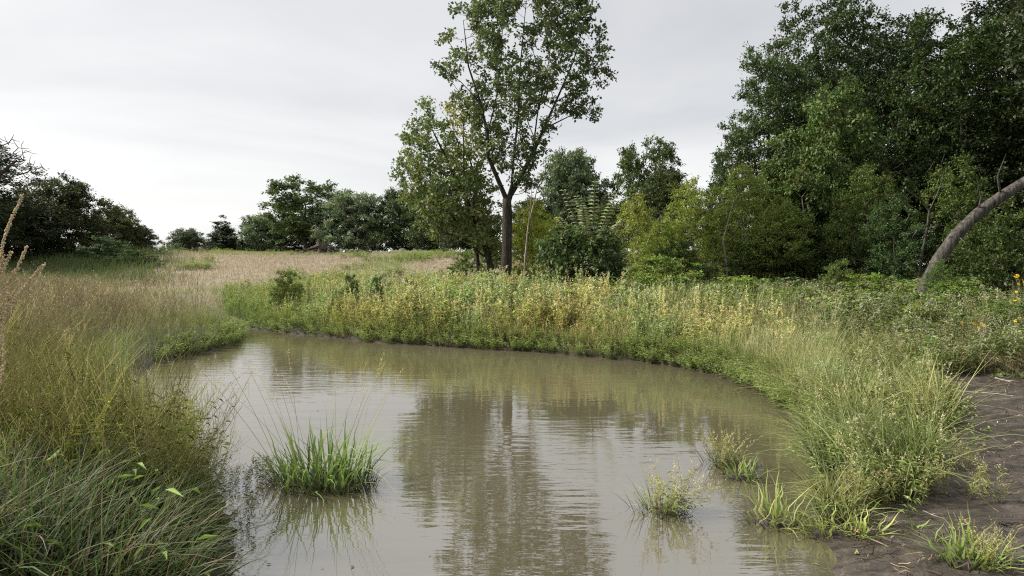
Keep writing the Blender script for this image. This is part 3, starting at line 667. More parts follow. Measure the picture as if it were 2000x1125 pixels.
# frond-topped shrub
Yf = 24.0
fb = base_at(1145, Yf)
o = root('frond_shrub', fb); tag(o, 'large shrub with pale upright feathery fronds beside the big tree', 'shrub')
C = poly_points([(1062, 470), (1090, 440), (1130, 445), (1165, 430), (1205, 470), (1215, 540), (1190, 585), (1080, 570), (1050, 520)], 120, .26, Yf, 1.2)
P, par, r, tn = grow([[(0, 0, -.1, .06), (.05, 0, .6, .05), (.1, 0, 1.3, .035)]], C - fb, seg=.25)
link('stem', wood_buf(P, par, r, 0).mesh('shrub_wood', M_BARK_DARK, True), o)
bf = Buf(); bf.add(*spray_leaves(C - fb, 56, .40, .17, (.085, .118, .044), .5, 7, aspect=.5)); link('foliage', bf.mesh('frond_foliage', M_LEAF), o)
for (b0, m0, t0) in [((1140, 470), (1128, 430), (1100, 372)), ((1150, 465), (1146, 420), (1126, 384)), ((1156, 465), (1160, 410), (1161, 356)), ((1165, 470), (1185, 420), (1204, 376)), ((1130, 480), (1112, 450), (1090, 425)), ((1150, 470), (1140, 440), (1138, 402)), ((1172, 480), (1196, 450), (1216, 430))]:
    yy = Yf + rng.uniform(-.8, .5)
    A, B, Cc = at(*b0, yy) - fb, at(*m0, yy) - fb, at(*t0, yy) - fb
    tt = np.linspace(0, 1, 16)[:, None]; path = (1 - tt) ** 2 * A + 2 * tt * (1 - tt) * B + tt ** 2 * Cc
    bf = Buf(); bf.add(*tube(path, np.linspace(.018, .005, 16), 4, (.16, .17, .07)))
    tan = unit(np.gradient(path, axis=0)); out = np.array([1.0, -.35, 0]); k = np.arange(3, 16)
    for sgn in (-1, 1):
        D = np.tile(out * sgn, (len(k), 1)) + tan[k] * .45 + rng.normal(0, .06, (len(k), 3)); D[:, 2] -= .12
        L = .24 * (1 - .45 * np.abs((k - 8) / 8.0)) * rng.uniform(.85, 1.1, len(k))
        bf.add(*leaves(path[k], D, np.tile([.1, -.6, .7], (len(k), 1)) + rng.normal(0, .12, (len(k), 3)), L, L * .42, jit((.25, .29, .13), len(k), .1), .3))
    link('frond', bf.mesh('frond', M_LEAF), o)

# ------------------------------------------------------------------ small plants: prototypes
def path_of(p0, az, h, lean, bend, k):
    t = np.linspace(0, 1, k)[:, None]
    hx = h * (lean * t + bend * t * t)
    return np.concatenate([p0[0] + hx * math.cos(az), p0[1] + hx * math.sin(az), p0[2] + h * t * math.sqrt(max(.2, 1 - (lean + bend) ** 2 * .5))], 1)
def rib(buf, path, w0, w1, c0, c1=None):
    k = len(path); a = rng.random() * 6.28
    W = np.linspace(w0, w1, k)[None]; c1 = c0 if c1 is None else c1
    col = (np.array(c0)[None] * (1 - np.linspace(0, 1, k)[:, None]) + np.array(c1)[None] * np.linspace(0, 1, k)[:, None])[None]
    buf.add(*ribbons(path[None], W, np.array([[math.cos(a), math.sin(a), .15]]), col))
def plant(h, stems=1, spread=.08, lean=.15, ll=.12, lw=.022, ln=14, lc=(.2, .24, .08), lowc=None, stc=(.2, .2, .1), head='spike', hc=(.4, .4, .2), hn=12, hl=.25, hs=.022, branches=4, stw=.008, bl=.3, lt=(.08, .85), droop=.35, sub=0):
    b = Buf(); lowc = lc if lowc is None else lowc
    for s_ in range(stems):
        az = rng.random() * 6.28; p0 = np.array([rng.normal(0, spread), rng.normal(0, spread), 0])
        hh = h * rng.uniform(.75, 1.0) if s_ else h
        st = path_of(p0, az, hh, rng.uniform(0, lean), rng.uniform(0, lean), 6)
        rib(b, st, stw, stw * .45, stc)
        tips = [st]
        for q in range(branches):
            t = rng.uniform(.3, .92); i = t * 5; i0 = int(i); p = st[i0] + (st[min(i0 + 1, 5)] - st[i0]) * (i - i0)
            br = path_of(p, rng.random() * 6.28, hh * bl * (1.15 - t * .7) * rng.uniform(.6, 1.1), rng.uniform(.35, .75), rng.uniform(-.25, .1), 4)
            rib(b, br, stw * .6, stw * .35, stc); tips.append(br)
            for e in range(sub):
                ps = br[rng.integers(1, 4)]
                sb = path_of(ps, rng.random() * 6.28, hh * bl * .45 * rng.uniform(.5, 1), rng.uniform(.4, .9), 0, 3)
                rib(b, sb, stw * .45, stw * .3, stc, hc); tips.append(sb)
        if ln:
            t = rng.uniform(lt[0], lt[1], ln); i = t * 5; i0 = i.astype(int); fr_ = (i - i0)[:, None]
            B = st[i0] * (1 - fr_) + st[np.minimum(i0 + 1, 5)] * fr_
            a = rng.random(ln) * 6.28; D = np.stack([np.cos(a), np.sin(a), rng.uniform(-.3, .7, ln)], 1)
            L = ll * rng.uniform(.6, 1.2, ln); tt = S(.1, .55, t)[:, None]
            cc = np.clip((np.array(lowc) * (1 - tt) + np.array(lc) * tt) * (1 + .2 * rng.standard_normal((ln, 1))), .01, .7)
            b.add(*leaves(B, D, np.tile([0, 0, 1.], (ln, 1)) + rng.normal(0, .3, (ln, 3)), L, np.full(ln, lw) * rng.uniform(.7, 1.3, ln), cc, droop))
        if head != 'none':
            for tp in tips:
                n = hn; f = 1 - hl * rng.random(n) if head == 'spike' else rng.uniform(.4, 1, n)
                kk = len(tp) - 1; i = np.clip(f, 0, .999) * kk; i0 = i.astype(int); fr_ = (i - i0)[:, None]
                B = tp[i0] * (1 - fr_) + tp[i0 + 1] * fr_
                D = rng.standard_normal((n, 3)); D[:, 2] += .6 if head == 'spike' else -.2
                L = hs * rng.uniform(.6, 1.3, n)
                b.add(*leaves(B, D, rng.standard_normal((n, 3)), L, L * .55, jit(hc, n, .15), .1))
    return b.arr()
wispy_near = [plant(1.2, stems=2, spread=.06, lean=.3, ln=8, ll=.08, lw=.010, lc=(.17, .19, .06), stc=(.30, .265, .12), head='pan', hc=(.40, .34, .2), hn=3, hs=.014, branches=7, stw=.0085, bl=.5, sub=1) for _ in range(6)]
wispy_green = [plant(1.1, stems=3, spread=.07, lean=.3, ln=16, ll=.09, lw=.013, lc=(.19, .23, .065), lowc=(.10, .13, .04), stc=(.23, .225, .085), head='pan', hc=(.33, .30, .15), hn=2, hs=.013, branches=5, stw=.008, bl=.5, sub=1) for _ in range(5)]
wispy_far = [plant(1.1, stems=1, spread=.05, lean=.25, ln=0, stc=(.30, .25, .15), head='pan', hc=(.42, .34, .23), hn=2, hs=.032, branches=8, stw=.010, bl=.5, sub=1) for _ in range(5)]
weed_pale = [plant(1.1, stems=2, spread=.06, lean=.15, ll=.19, lw=.045, ln=18, lc=(.27, .32, .13), lowc=(.17, .17, .065), stc=(.22, .20, .09), head='spike', hc=(.44, .45, .32), hn=9, hl=.35, hs=.045, branches=4, stw=.011) for _ in range(5)]
weed_rust = [plant(.95, stems=2, spread=.06, lean=.2, ll=.14, lw=.034, ln=18, lc=(.27, .28, .12), lowc=(.21, .155, .08), stc=(.20, .14, .08), head='spike', hc=(.36, .32, .22), hn=8, hl=.4, hs=.03, branches=4, stw=.011) for _ in range(4)]
weed_spike = [plant(1.15, stems=2, spread=.05, lean=.08, ll=.10, lw=.016, ln=12, lc=(.26, .28, .09), lowc=(.25, .2, .08), stc=(.30, .27, .12), head='spike', hc=(.44, .43, .28), hn=24, hl=.55, hs=.04, branches=1, stw=.014) for _ in range(4)]
weed_green = [plant(.8, stems=3, spread=.1, lean=.3, ll=.13, lw=.026, ln=18, lc=(.20, .26, .085), lowc=(.10, .12, .04), stc=(.15, .16, .06), head='spike', hc=(.36, .36, .19), hn=5, hl=.2, hs=.028, branches=2, stw=.008) for _ in range(5)]

def scatter(n, ylo, yhi, pxlo, pxhi, a=1.0):
    u_ = rng.random(n); Y = (ylo ** (1 - a) + u_ * (yhi ** (1 - a) - ylo ** (1 - a))) ** (1 / (1 - a)) if a != 1 else ylo * (yhi / ylo) ** u_
    px = rng.uniform(pxlo, pxhi, n); X = (px - 1000) / F * Y
    d = dwater(X, Y); return X, Y, px, d, ground(X, Y, d)
def stamp_mix(buf, protos, X, Y, Z, sz, tint, lean=.1, lx0=0.0, ly0=0.0, sxy=None):
    n = len(X); k = rng.integers(0, len(protos), n); pos = np.stack([X, Y, Z - .02], 1)
    rz = rng.random(n) * 6.28; lx = rng.normal(lx0, lean, n); ly = rng.normal(ly0, lean, n)
    sxy = sz if sxy is None else sxy
    for q in range(len(protos)):
        m_ = k == q; stamp(buf, protos[q], pos[m_], rz[m_], sxy[m_], sz[m_], tint[m_], lx[m_], ly[m_])
def add_blades(buf, X, Y, Z, hlo, hhi, wlo, whi, c0, c1, lean=.35, bend=.5, k=4, az=None, amt=.2):
    n = len(X); H = rng.uniform(hlo, hhi, n) if np.isscalar(hlo) else hlo * rng.uniform(.7, 1.3, n)
    W = np.maximum(rng.uniform(wlo, whi, n), .00055 * Y)
    a = rng.random(n) * 6.28 if az is None else az
    g = rng.random((n, 1)); j0 = jit((1, 1, 1), n, amt, .06)
    c0 = np.asarray(c0); c1 = np.asarray(c1)
    if c0.ndim == 1: c0 = np.tile(c0, (n, 1)); c1 = np.tile(c1, (n, 1))
    buf.add(*blades(np.stack([X, Y, Z - .01], 1), H, W, a, rng.uniform(0, lean, n), rng.uniform(0, bend, n), np.clip(c0 * j0, .005, .8), np.clip(c1 * j0, .005, .8), k))
def stuff(name, buf, label, cat, mat):
    return tag(link(name, buf.mesh(name, mat)), label, cat, kind='stuff')
def lerp(a, b, t): return np.asarray(a)[None] * (1 - t[:, None]) + np.asarray(b)[None] * t[:, None]
in_left = lambda X, Y, d: (X < -2.0) & (X < -.9 - .23 * Y + 1.4 * (Y > 19)) & (d > .04)

# left weed field -------------------------------------------------
def left_mask(X, Y, d):
    """the left bank: everything left of the stream's left shore"""
    px = X / Y * F + 1000
    lim = np.interp(Y, [3, 4.7, 6, 8, 11, 14, 16, 19, 22, 26, 36, 45], [430, 440, 450, 430, 360, 340, 410, 470, 480, 430, 380, 330])
    return (px < lim) & (d > .03)
B1 = Buf()
X, Y, px, d, Z = scatter(900, 4.9, 12, -330, 470, 1.1); m_ = left_mask(X, Y, d); X, Y, px, d, Z = X[m_], Y[m_], px[m_], d[m_], Z[m_]
gr_ = np.clip(S(1.6, .2, d) if False else 1 - S(.2, 2.2, d) + (1 - S(3.7, 7.5, Y)) * .5, 0, 1)
isg = rng.random(len(X)) < gr_ * .9
hs_ = rng.uniform(.55, 1.12, len(X)) * np.where(Y > 7, .4 + .6 * S(.1, 1.8, d), np.where(d < .4, .75, 1)) * np.interp(Y, [3.7, 5, 8], [.72, .9, 1.05])
tn = jit((.8, .78, .7), len(X), .2, .05) * np.where(rng.random(len(X)) < .22, 1.7, .72)[:, None]
stamp_mix(B1, wispy_green, X[isg], Y[isg], Z[isg], hs_[isg], tn[isg], .16, .08, 0)
stamp_mix(B1, wispy_near, X[~isg], Y[~isg], Z[~isg], hs_[~isg], tn[~isg], .15)
X, Y, px, d, Z = scatter(4600, 11, 44, -330, 520, 1.0); m_ = left_mask(X, Y, d); X, Y, px, d, Z = X[m_], Y[m_], px[m_], d[m_], Z[m_]
tn = jit((1, .97, .9), len(X), .18, .05) * np.where(rng.random(len(X)) < .25, 1.55, .78)[:, None] * lerp((.85, 1.05, .75), (1, 1, 1), S(.2, 2.5, d)) * (.45 + .75 * fbm(X * .5, Y * .3, 3))[:, None]
hs_ = rng.uniform(.6, 1.12, len(X)) * np.interp(Y, [11, 20, 28, 38, 44], [1.05, 1.0, .7, .3, .2]) * (1 - .55 * (1 - S(.2, 2.2, d)))
stamp_mix(B1, wispy_far, X, Y, Z, hs_, tn, .16)
stuff('dry_weeds', B1, 'tangled tan and olive wispy weeds covering the bank beside the stream', 'weeds', M_DRY)
B2 = Buf()
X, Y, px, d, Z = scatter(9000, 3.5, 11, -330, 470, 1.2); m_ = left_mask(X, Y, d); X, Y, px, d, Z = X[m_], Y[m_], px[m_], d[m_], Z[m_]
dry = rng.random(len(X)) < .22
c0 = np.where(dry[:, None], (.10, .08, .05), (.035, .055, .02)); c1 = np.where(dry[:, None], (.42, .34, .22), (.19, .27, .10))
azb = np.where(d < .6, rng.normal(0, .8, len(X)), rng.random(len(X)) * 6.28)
dk_ = np.interp(Y, [3.5, 6.5, 9], [.5, .75, 1.0])[:, None]  # blades darken towards the camera: foreground shade painted into their colour
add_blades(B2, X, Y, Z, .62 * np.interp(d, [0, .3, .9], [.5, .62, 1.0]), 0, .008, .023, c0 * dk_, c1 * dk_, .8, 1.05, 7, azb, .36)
X, Y, px, d, Z = scatter(15000, 10, 40, -330, 540, .9); m_ = left_mask(X, Y, d); X, Y, px, d, Z = X[m_], Y[m_], px[m_], d[m_], Z[m_]
ed = 1 - S(.1, 2.2, d)
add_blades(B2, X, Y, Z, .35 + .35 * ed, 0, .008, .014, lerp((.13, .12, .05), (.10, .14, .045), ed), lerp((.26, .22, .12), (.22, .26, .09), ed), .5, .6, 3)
X, Y, px, d, Z = scatter(420, 3.6, 9, -300, 460, 1.2); m_ = left_mask(X, Y, d) & (d > .9); X, Y, px, d, Z = X[m_], Y[m_], px[m_], d[m_], Z[m_]
add_blades(B2, X, Y, Z + .02, .5, 1.0, .006, .011, (.07, .055, .04), (.20, .15, .10), 1.6, .5, 6, None, .35)
X, Y, px, d, Z = scatter(380, 3.6, 10, -300, 460, 1.2); m_ = left_mask(X, Y, d); X, Y, px, d, Z = X[m_], Y[m_], px[m_], d[m_], Z[m_]
n = len(X); a = rng.random(n) * 6.28; L = rng.uniform(.06, .16, n); yl = (rng.random(n) < .06)[:, None]
B2.add(*leaves(np.stack([X, Y, Z + rng.uniform(.05, .55, n)], 1), np.stack([np.cos(a), np.sin(a), rng.uniform(-.4, .6, n)], 1), np.tile([0, 0, 1.], (n, 1)) + rng.normal(0, .5, (n, 3)), L, L * .2, np.where(yl, (.30, .24, .06), (.13, .19, .05)) * (1 + .25 * rng.standard_normal((n, 1))), .35))
stuff('bank_grass', B2, 'green and straw coloured grass growing among the wispy weeds', 'grass', M_GRASS)

# mound field -----------------------------------------------------
B3 = Buf()
X, Y, px, d, Z = scatter(105000, 21, 82, -40, 1120, .35)
m_ = (d > 2.0) & (~left_mask(X, Y, d) | (Y > 36) | (rng.random(len(d)) < .3)); X, Y, px, d, Z = X[m_], Y[m_], px[m_], d[m_], Z[m_]
ga, gb = at(850, 500, 68)[:2], at(640, 545, 33)[:2]
tl = np.clip(((X - ga[0]) * (gb[0] - ga[0]) + (Y - ga[1]) * (gb[1] - ga[1])) / ((gb - ga) ** 2).sum(), 0, 1)
dl = np.hypot(X - ga[0] - tl * (gb[0] - ga[0]), Y - ga[1] - tl * (gb[1] - ga[1]))
green = np.clip(S(2.6, .8, dl) if False else (1 - S(.8, 2.2, dl)), 0, 1)
green = np.maximum(green, S(63, 69, Y + 6 * vn(X * .2, Y * .1)))
green = np.maximum(green, 1 - S(29, 34, Y + 7 * (vn(X * .25 + 5, Y * .25) - .5)))
green = np.maximum(green, S(.68, .8, fbm(X * .11 + 40, Y * .11 + 8)))
green = np.clip(green + rng.normal(0, .12, len(X)), 0, 1)
hgt_ = lerp((.24,), (.36,), green)[:, 0] * np.interp(Y, [21, 35, 80], [1.2, .95, 1.0])
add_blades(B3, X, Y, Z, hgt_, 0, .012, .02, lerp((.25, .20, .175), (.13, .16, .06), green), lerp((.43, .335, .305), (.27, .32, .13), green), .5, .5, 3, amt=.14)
X, Y, px, d, Z = scatter(2600, 26, 76, 250, 1000, .5); m_ = (d > 3) & ~left_mask(X, Y, d) & (vn(X * .3, Y * .3) > .72); X, Y, px, d, Z = X[m_], Y[m_], px[m_], d[m_], Z[m_]
stamp_mix(B3, weed_green, X, Y, Z, rng.uniform(.5, .9, len(X)), jit((1, 1.05, .85), len(X), .15, .05), .1, sxy=rng.uniform(1.2, 2.2, len(X)))
stuff('field_grass', B3, 'pinkish tan grass with green streaks covering the low mound', 'grass', M_GRASS)

# far bank --------------------------------------------------------
bank_mask = lambda X, Y, px, d: (d > .02) & ~left_mask(X, Y, d) & (px > 440) & (Y > 9.5)
B4 = Buf()
X, Y, px, d, Z = scatter(15500, 10, 33, 440, 1640, .6)
m_ = bank_mask(X, Y, px, d) & (d < 9) & (rng.random(len(d)) < np.interp(d, [0, .3, 3, 9], [.5, 1, .75, .3])); X, Y, px, d, Z = X[m_], Y[m_], px[m_], d[m_], Z[m_]
print('bank plants', len(X))
zone = px + 60 * rng.standard_normal(len(px))
pick = rng.random(len(X))
hfac = np.interp(d, [0, .25, .8, 2, 9], [.30, .42, .66, .76, .66]) * rng.uniform(.5, 1.3, len(X)) * (.72 + .6 * vn(X * 1.3 + 80, Y * 1.3)) * np.interp(px, [440, 560, 640, 1000, 1150, 1350, 1600], [.7, .8, 1.12, 1.2, 1.1, .85, .62])
cl = vn(X * .9 + 3, Y * .9); cl2 = vn(X * .6 + 50, Y * .6 + 9)
rust = (zone > 640) & (zone < 1330) & (cl > .58) & (pick < .36) & (d > .3) & (d < 2.6)
spk = ~rust & (zone > 540) & (cl2 > .36) & (pick < .66)
grn = ~rust & ~spk & ((zone < 570) | (d < .35) | (pick > .8))
pal = ~rust & ~spk & ~grn
warm = lerp((.9, 1.0, .9), (1.16, 1.03, .85), S(.35, .75, cl)); tn = jit((1, 1, 1), len(X), .18, .05) * warm * np.where(rng.random(len(X)) < .2, .5, 1.08)[:, None]
for msk_, pr in ((rust, weed_rust), (spk, weed_spike), (grn, weed_green), (pal, weed_pale)):
    stamp_mix(B4, pr, X[msk_], Y[msk_], Z[msk_], hfac[msk_] * (1.25 if pr is weed_green else 1), tn[msk_], .1)
X, Y, px, d, Z = scatter(60000, 10, 33, 300, 1600, .6); m_ = (d > -.1) & (d < .28); X, Y, px, d, Z = X[m_][:800], Y[m_][:800], px[m_][:800], d[m_][:800], Z[m_][:800]; print('rim', len(X))
n = len(X); gx_ = dwater(X + .1, Y) - dwater(X - .1, Y); gy_ = dwater(X, Y + .1) - dwater(X, Y - .1); gn_ = np.hypot(gx_, gy_) + 1e-6
k = rng.integers(0, len(weed_green), n); tn = jit((1, 1, .95), n, .25, .06)
for q in range(len(weed_green)):
    mq = k == q; stamp(B4, weed_green[q], np.stack([X, Y, np.maximum(Z, .0)], 1)[mq], rng.random(mq.sum()) * 6.28, rng.uniform(.45, .7, mq.sum()), rng.uniform(.28, .55, mq.sum()), tn[mq], (-gx_ / gn_ * .55)[mq], (-gy_ / gn_ * .55)[mq])
stuff('bank_weeds', B4, 'dense tall weeds in green, yellow and rust along the far bank', 'weeds', M_GRASS)
B5 = Buf()
X, Y, px, d, Z = scatter(60000, 9, 30, 440, 1640, .6)
m_ = bank_mask(X, Y, px, d) & (d < 6) & (rng.random(len(d)) < np.interp(d, [0, .8, 2, 6], [1, 1, .4, .2])); X, Y, px, d, Z = X[m_], Y[m_], px[m_], d[m_], Z[m_]
yel = np.clip((.25 + S(.25, .6, vn(X * .8 + 20, Y * .8))) * S(560, 760, px), 0, 1)
hg = np.interp(d, [0, .5, 1.5, 6], [.34, .55, .78, .62]) * np.interp(px, [440, 1200, 1450, 1640], [.9, 1, 1.25, 1.1]) * (.6 + .75 * vn(X * 1.6 + 9, Y * 1.6))
add_blades(B5, X, Y, Z, hg, 0, .008, .014, lerp((.09, .12, .04), (.17, .15, .06), yel), lerp((.27, .33, .12), (.45, .44, .25), yel), .28, .35, 4, None, .3)
X, Y, px, d, Z = scatter(70000, 9, 30, 440, 1640, .6)
m_ = bank_mask(X, Y, px, d + .08) & (d < .42); X, Y, px, d, Z = X[m_], Y[m_], px[m_], d[m_], Z[m_]; print('fringe', len(X))
gxx = dwater(X + .1, Y) - dwater(X - .1, Y); gyy = dwater(X, Y + .1) - dwater(X, Y - .1)
azf = np.arctan2(-gyy, -gxx) + rng.normal(0, .8, len(X)); yel = np.clip(S(.35, .75, vn(X * 1.1 + 20, Y * 1.1)) * S(560, 760, px), 0, 1)
add_blades(B5, X, Y, np.maximum(Z, .02), .34 + .3 * vn(X * 2, Y * 2), 0, .010, .018, lerp((.05, .07, .022), (.10, .09, .035), yel), lerp((.20, .25, .08), (.36, .33, .13), yel), .7, 1.0, 5, azf, .28)
stuff('shore_grass', B5, 'yellow green grass hanging over the edge of the far bank', 'grass', M_GRASS)

# right bank: lush grass beside the mud ----------------------------
B6 = Buf()
X, Y, px, d, Z = scatter(13000, 5.4, 14.5, 1480, 1850, .9)
md = sdf(mud_poly, X, Y)
m_ = (d > -.02) & (md > .05) & (px > 1470) & (d < 4.0) & (rng.random(len(d)) < .12 + S(.28, .58, vn(X * 2.3 + 4, Y * 2.3))); X, Y, px, d, Z = X[m_], Y[m_], px[m_], d[m_], Z[m_]
print('right bank blades', len(X))
yel = S(.35, .75, vn(X * 1.3 + 7, Y * 1.3)); hg = np.interp(d, [0, .3, 1, 4], [.40, .60, .74, .58]) * np.interp(Y, [5.4, 6.5, 9, 14], [.6, .9, 1.0, .95]) * (.42 + 1.0 * vn(X * 2.1, Y * 2.1))
az = np.where(rng.random(len(X)) < .55, np.pi + rng.normal(-.3, .9, len(X)), rng.random(len(X)) * 6.28)
add_blades(B6, X, Y, Z, hg, 0, .010, .021, lerp((.035, .05, .018), (.08, .08, .035), yel), lerp((.27, .32, .12), (.46, .45, .19), yel), .7, 1.15, 7, az, .4)
X, Y, px, d, Z = scatter(800, 5.6, 14.5, 1490, 1890, .9); md = sdf(mud_poly, X, Y)
m_ = (d > .02) & (md > -.05) & (d < 4.2) & ((Y > 8.2) | (rng.random(len(d)) < .22)); X, Y, px, d, Z = X[m_], Y[m_], px[m_], d[m_], Z[m_]; print('right bank weeds', len(X))
pk = rng.random(len(X))
stamp_mix(B6, weed_green, X[pk < .7], Y[pk < .7], Z[pk < .7], rng.uniform(.5, .75, (pk < .7).sum()), jit((1.1, 1.08, 1.05), (pk < .7).sum(), .15, .04), .2)
stamp_mix(B6, weed_spike, X[pk >= .7], Y[pk >= .7], Z[pk >= .7], rng.uniform(.38, .62, (pk >= .7).sum()), jit((1.0, .95, .9), (pk >= .7).sum(), .15, .04), .2)
stuff('lush_grass', B6, 'lush pale green grass and weeds between the water and the mud', 'grass', M_GRASS)

# right: leafy ground cover in front of the wood --------------------
B7 = Buf()
X, Y, px, d, Z = scatter(90000, 10.2, 30, 1350, 2450, .55); md = sdf(mud_poly, X, Y)
hm = .55 * S(.42, .68, fbm(X * .33 + 2, Y * .33 + 4)) * S(11, 15, Y) + .28 * S(15, 19, Y)
m_ = (d > 3.0) & (md > .25) & (rng.random(len(X)) < S(.25, .5, vn(X * .8, Y * .8) + .2)); X, Y, px, d, Z, hm = X[m_], Y[m_], px[m_], d[m_], Z[m_], hm[m_]
print('cover leaves', len(X))
n = len(X); a = rng.random(n) * 6.28; D = np.stack([np.cos(a), np.sin(a), rng.uniform(-.5, .4, n)], 1); L = np.maximum(rng.uniform(.07, .15, n), .006 * Y)
hue = vn(X * .5 + 11, Y * .5 + 3)
shade = np.interp(px, [1350, 1500, 1900], [1.0, .95, .85])
cc = np.clip(lerp((.10, .14, .05), (.25, .275, .095), hue) * (1 + .2 * rng.standard_normal((n, 1))), .01, .5)
B7.add(*leaves(np.stack([X, Y, Z + hm * rng.random(n) ** .4 + .03], 1), D, np.tile([0, -.25, 1.], (n, 1)) + rng.normal(0, .45, (n, 3)), L, L * .7, cc, .2))
X, Y, px, d, Z = scatter(3600, 10.5, 26, 1350, 2450, .7); md = sdf(mud_poly, X, Y); m_ = (d > 2.6) & (md > .3); X, Y, px, d, Z = X[m_], Y[m_], px[m_], d[m_], Z[m_]; pk = rng.random(len(X))
k1 = pk < .62
stamp_mix(B7, weed_green, X[k1], Y[k1], Z[k1], rng.uniform(.5, .95, k1.sum()), jit((.95, 1.0, .9), k1.sum(), .18, .05), .15)
k1 = (pk >= .62) & (pk < .8); stamp_mix(B7, weed_pale, X[k1], Y[k1], Z[k1], rng.uniform(.5, .85, k1.sum()), jit((.9, 1, .9), k1.sum(), .15, .05), .15)
k1 = pk >= .8; stamp_mix(B7, wispy_far, X[k1], Y[k1], Z[k1], rng.uniform(.4, .75, k1.sum()), jit((.9, .85, .8), k1.sum(), .15, .05), .2)
stuff('leafy_undergrowth', B7, 'low leafy green undergrowth and brambles in front of the wood', 'undergrowth', M_LEAF)
# flattened flood litter
B8 = Buf()
X, Y, px, d, Z = scatter(1500, 8.4, 13.2, 1660, 2350, .8); md = sdf(mud_poly, X, Y); m_ = (d > 1.9) & (md > -.25) & (vn(X * .9 + 3, Y * .9) > .36); X, Y, px, d, Z = X[m_], Y[m_], px[m_], d[m_], Z[m_]; print('litter', len(X))
stamp_mix(B8, wispy_far, X, Y, Z + .05, rng.uniform(.18, .34, len(X)), jit((.42, .40, .38), len(X), .3, .04), .5, -1.2, .3, sxy=rng.uniform(.5, .8, len(X)))
X, Y, px, d, Z = scatter(3800, 8.2, 13.0, 1660, 2350, .8); md = sdf(mud_poly, X, Y); m_ = (d > 1.9) & (md > -.3) & (vn(X * .9 + 3, Y * .9) > .3); X, Y, px, d, Z = X[m_], Y[m_], px[m_], d[m_], Z[m_]
add_blades(B8, X, Y, Z + .03, .15, .4, .006, .012, (.07, .06, .04), (.16, .14, .09), .9, .9, 4)
stuff('flood_litter', B8, 'dark flattened dead stems left along the upper edge of the mud', 'litter', M_DRY)

# meadow grass under the trees on both flanks
B9 = Buf()
X, Y, px, d, Z = scatter(30000, 34, 66, -400, 420, .3); m_ = (d > 2) & (px < 300 + 45 * rng.standard_normal(len(px)))
X, Y, Z = X[m_], Y[m_], Z[m_]
add_blades(B9, X, Y, Z, .7 * np.interp(Y, [34, 44, 62], [.55, 1.1, 1.2]), 0, .02, .04, (.05, .075, .028), (.13, .17, .065), .4, .5, 3)
X, Y, px, d, Z = scatter(16000, 20, 40, 1000, 1500, .3); m_ = (d > 4); X, Y, Z = X[m_], Y[m_], Z[m_]
add_blades(B9, X, Y, Z, .6, .9, .015, .03, (.07, .09, .03), (.20, .23, .08), .4, .5, 3)
stuff('rough_grass', B9, 'rough dark green grass along the foot of the trees', 'grass', M_GRASS)

# ------------------------------------------------------------------ single plants in and beside the water
def blade_mesh(bend, lean, kink=0, w=.021, c0=(.05, .075, .025), c1=(.17, .23, .08)):
    t = np.linspace(0, 1, 8); x = lean * t + bend * t ** 2; z = t * (1 - .12 * bend) - .45 * bend ** 2 * t ** 3
    if kink: x = x + np.clip(t - .6, 0, 1) * .5; z = z - np.clip(t - .6, 0, 1) * 1.1
    prof = np.clip(1 - t ** 2.2, .03, 1) * (.55 + .45 * np.sin(np.pi * np.clip(t + .2, 0, 1)))
    C_ = np.stack([x, rng.normal(0, .01, 8), z], 1)[None]
    col = (np.array(c0)[None] * (1 - t[:, None]) + np.array(c1)[None] * t[:, None])[None]
    b = Buf()
    sd = np.stack([np.full(8, .25), np.ones(8), np.linspace(0, .5, 8)], 1); sd = unit(sd)[None]
    b.add(*ribbons(C_, w * prof[None], sd, col)); return b.mesh('grass_blade', M_GRASS, True)
BL = [blade_mesh(*a) for a in [(.1, .05), (.2, .1), (.35, .15), (.5, .2), (.75, .25), (.95, .35), (.3, .1, 1), (.15, .3, 1), (.05, .2), (.6, .05)]]
BLP = [blade_mesh(*a, 0, .019, (.10, .12, .045), (.33, .38, .16)) for a in [(.1, .1), (.25, .15), (.45, .2), (.7, .3), (.9, .35), (.15, .3)]]
def panicle(h, lean, bend, droop=.0):
    b = Buf(); p = path_of(np.zeros(3), 0, h, lean, bend, 9); p[:, 0] += 0
    W = np.linspace(.0045, .002, 9)
    b.add(*tube(p, W * .5, 3, (.30, .30, .14)))
    n = 34; f = rng.uniform(.76, 1, n); i = np.clip(f, 0, .999) * 8; i0 = i.astype(int); fr_ = (i - i0)[:, None]
    B_ = p[i0] * (1 - fr_) + p[i0 + 1] * fr_
    D = rng.normal(0, .45, (n, 3)); D[:, 2] += .9
    L = rng.uniform(.008, .02, n); b.add(*leaves(B_ + D * .005, D, rng.standard_normal((n, 3)), L, L * .3, jit((.52, .45, .29), n, .12), .1))
    return b.mesh('seed_head', M_DRY)
PAN = [panicle(1, l_, b_) for l_, b_ in ((.05, .05), (.15, .1), (.3, .15), (.45, .2), (.1, .3))]
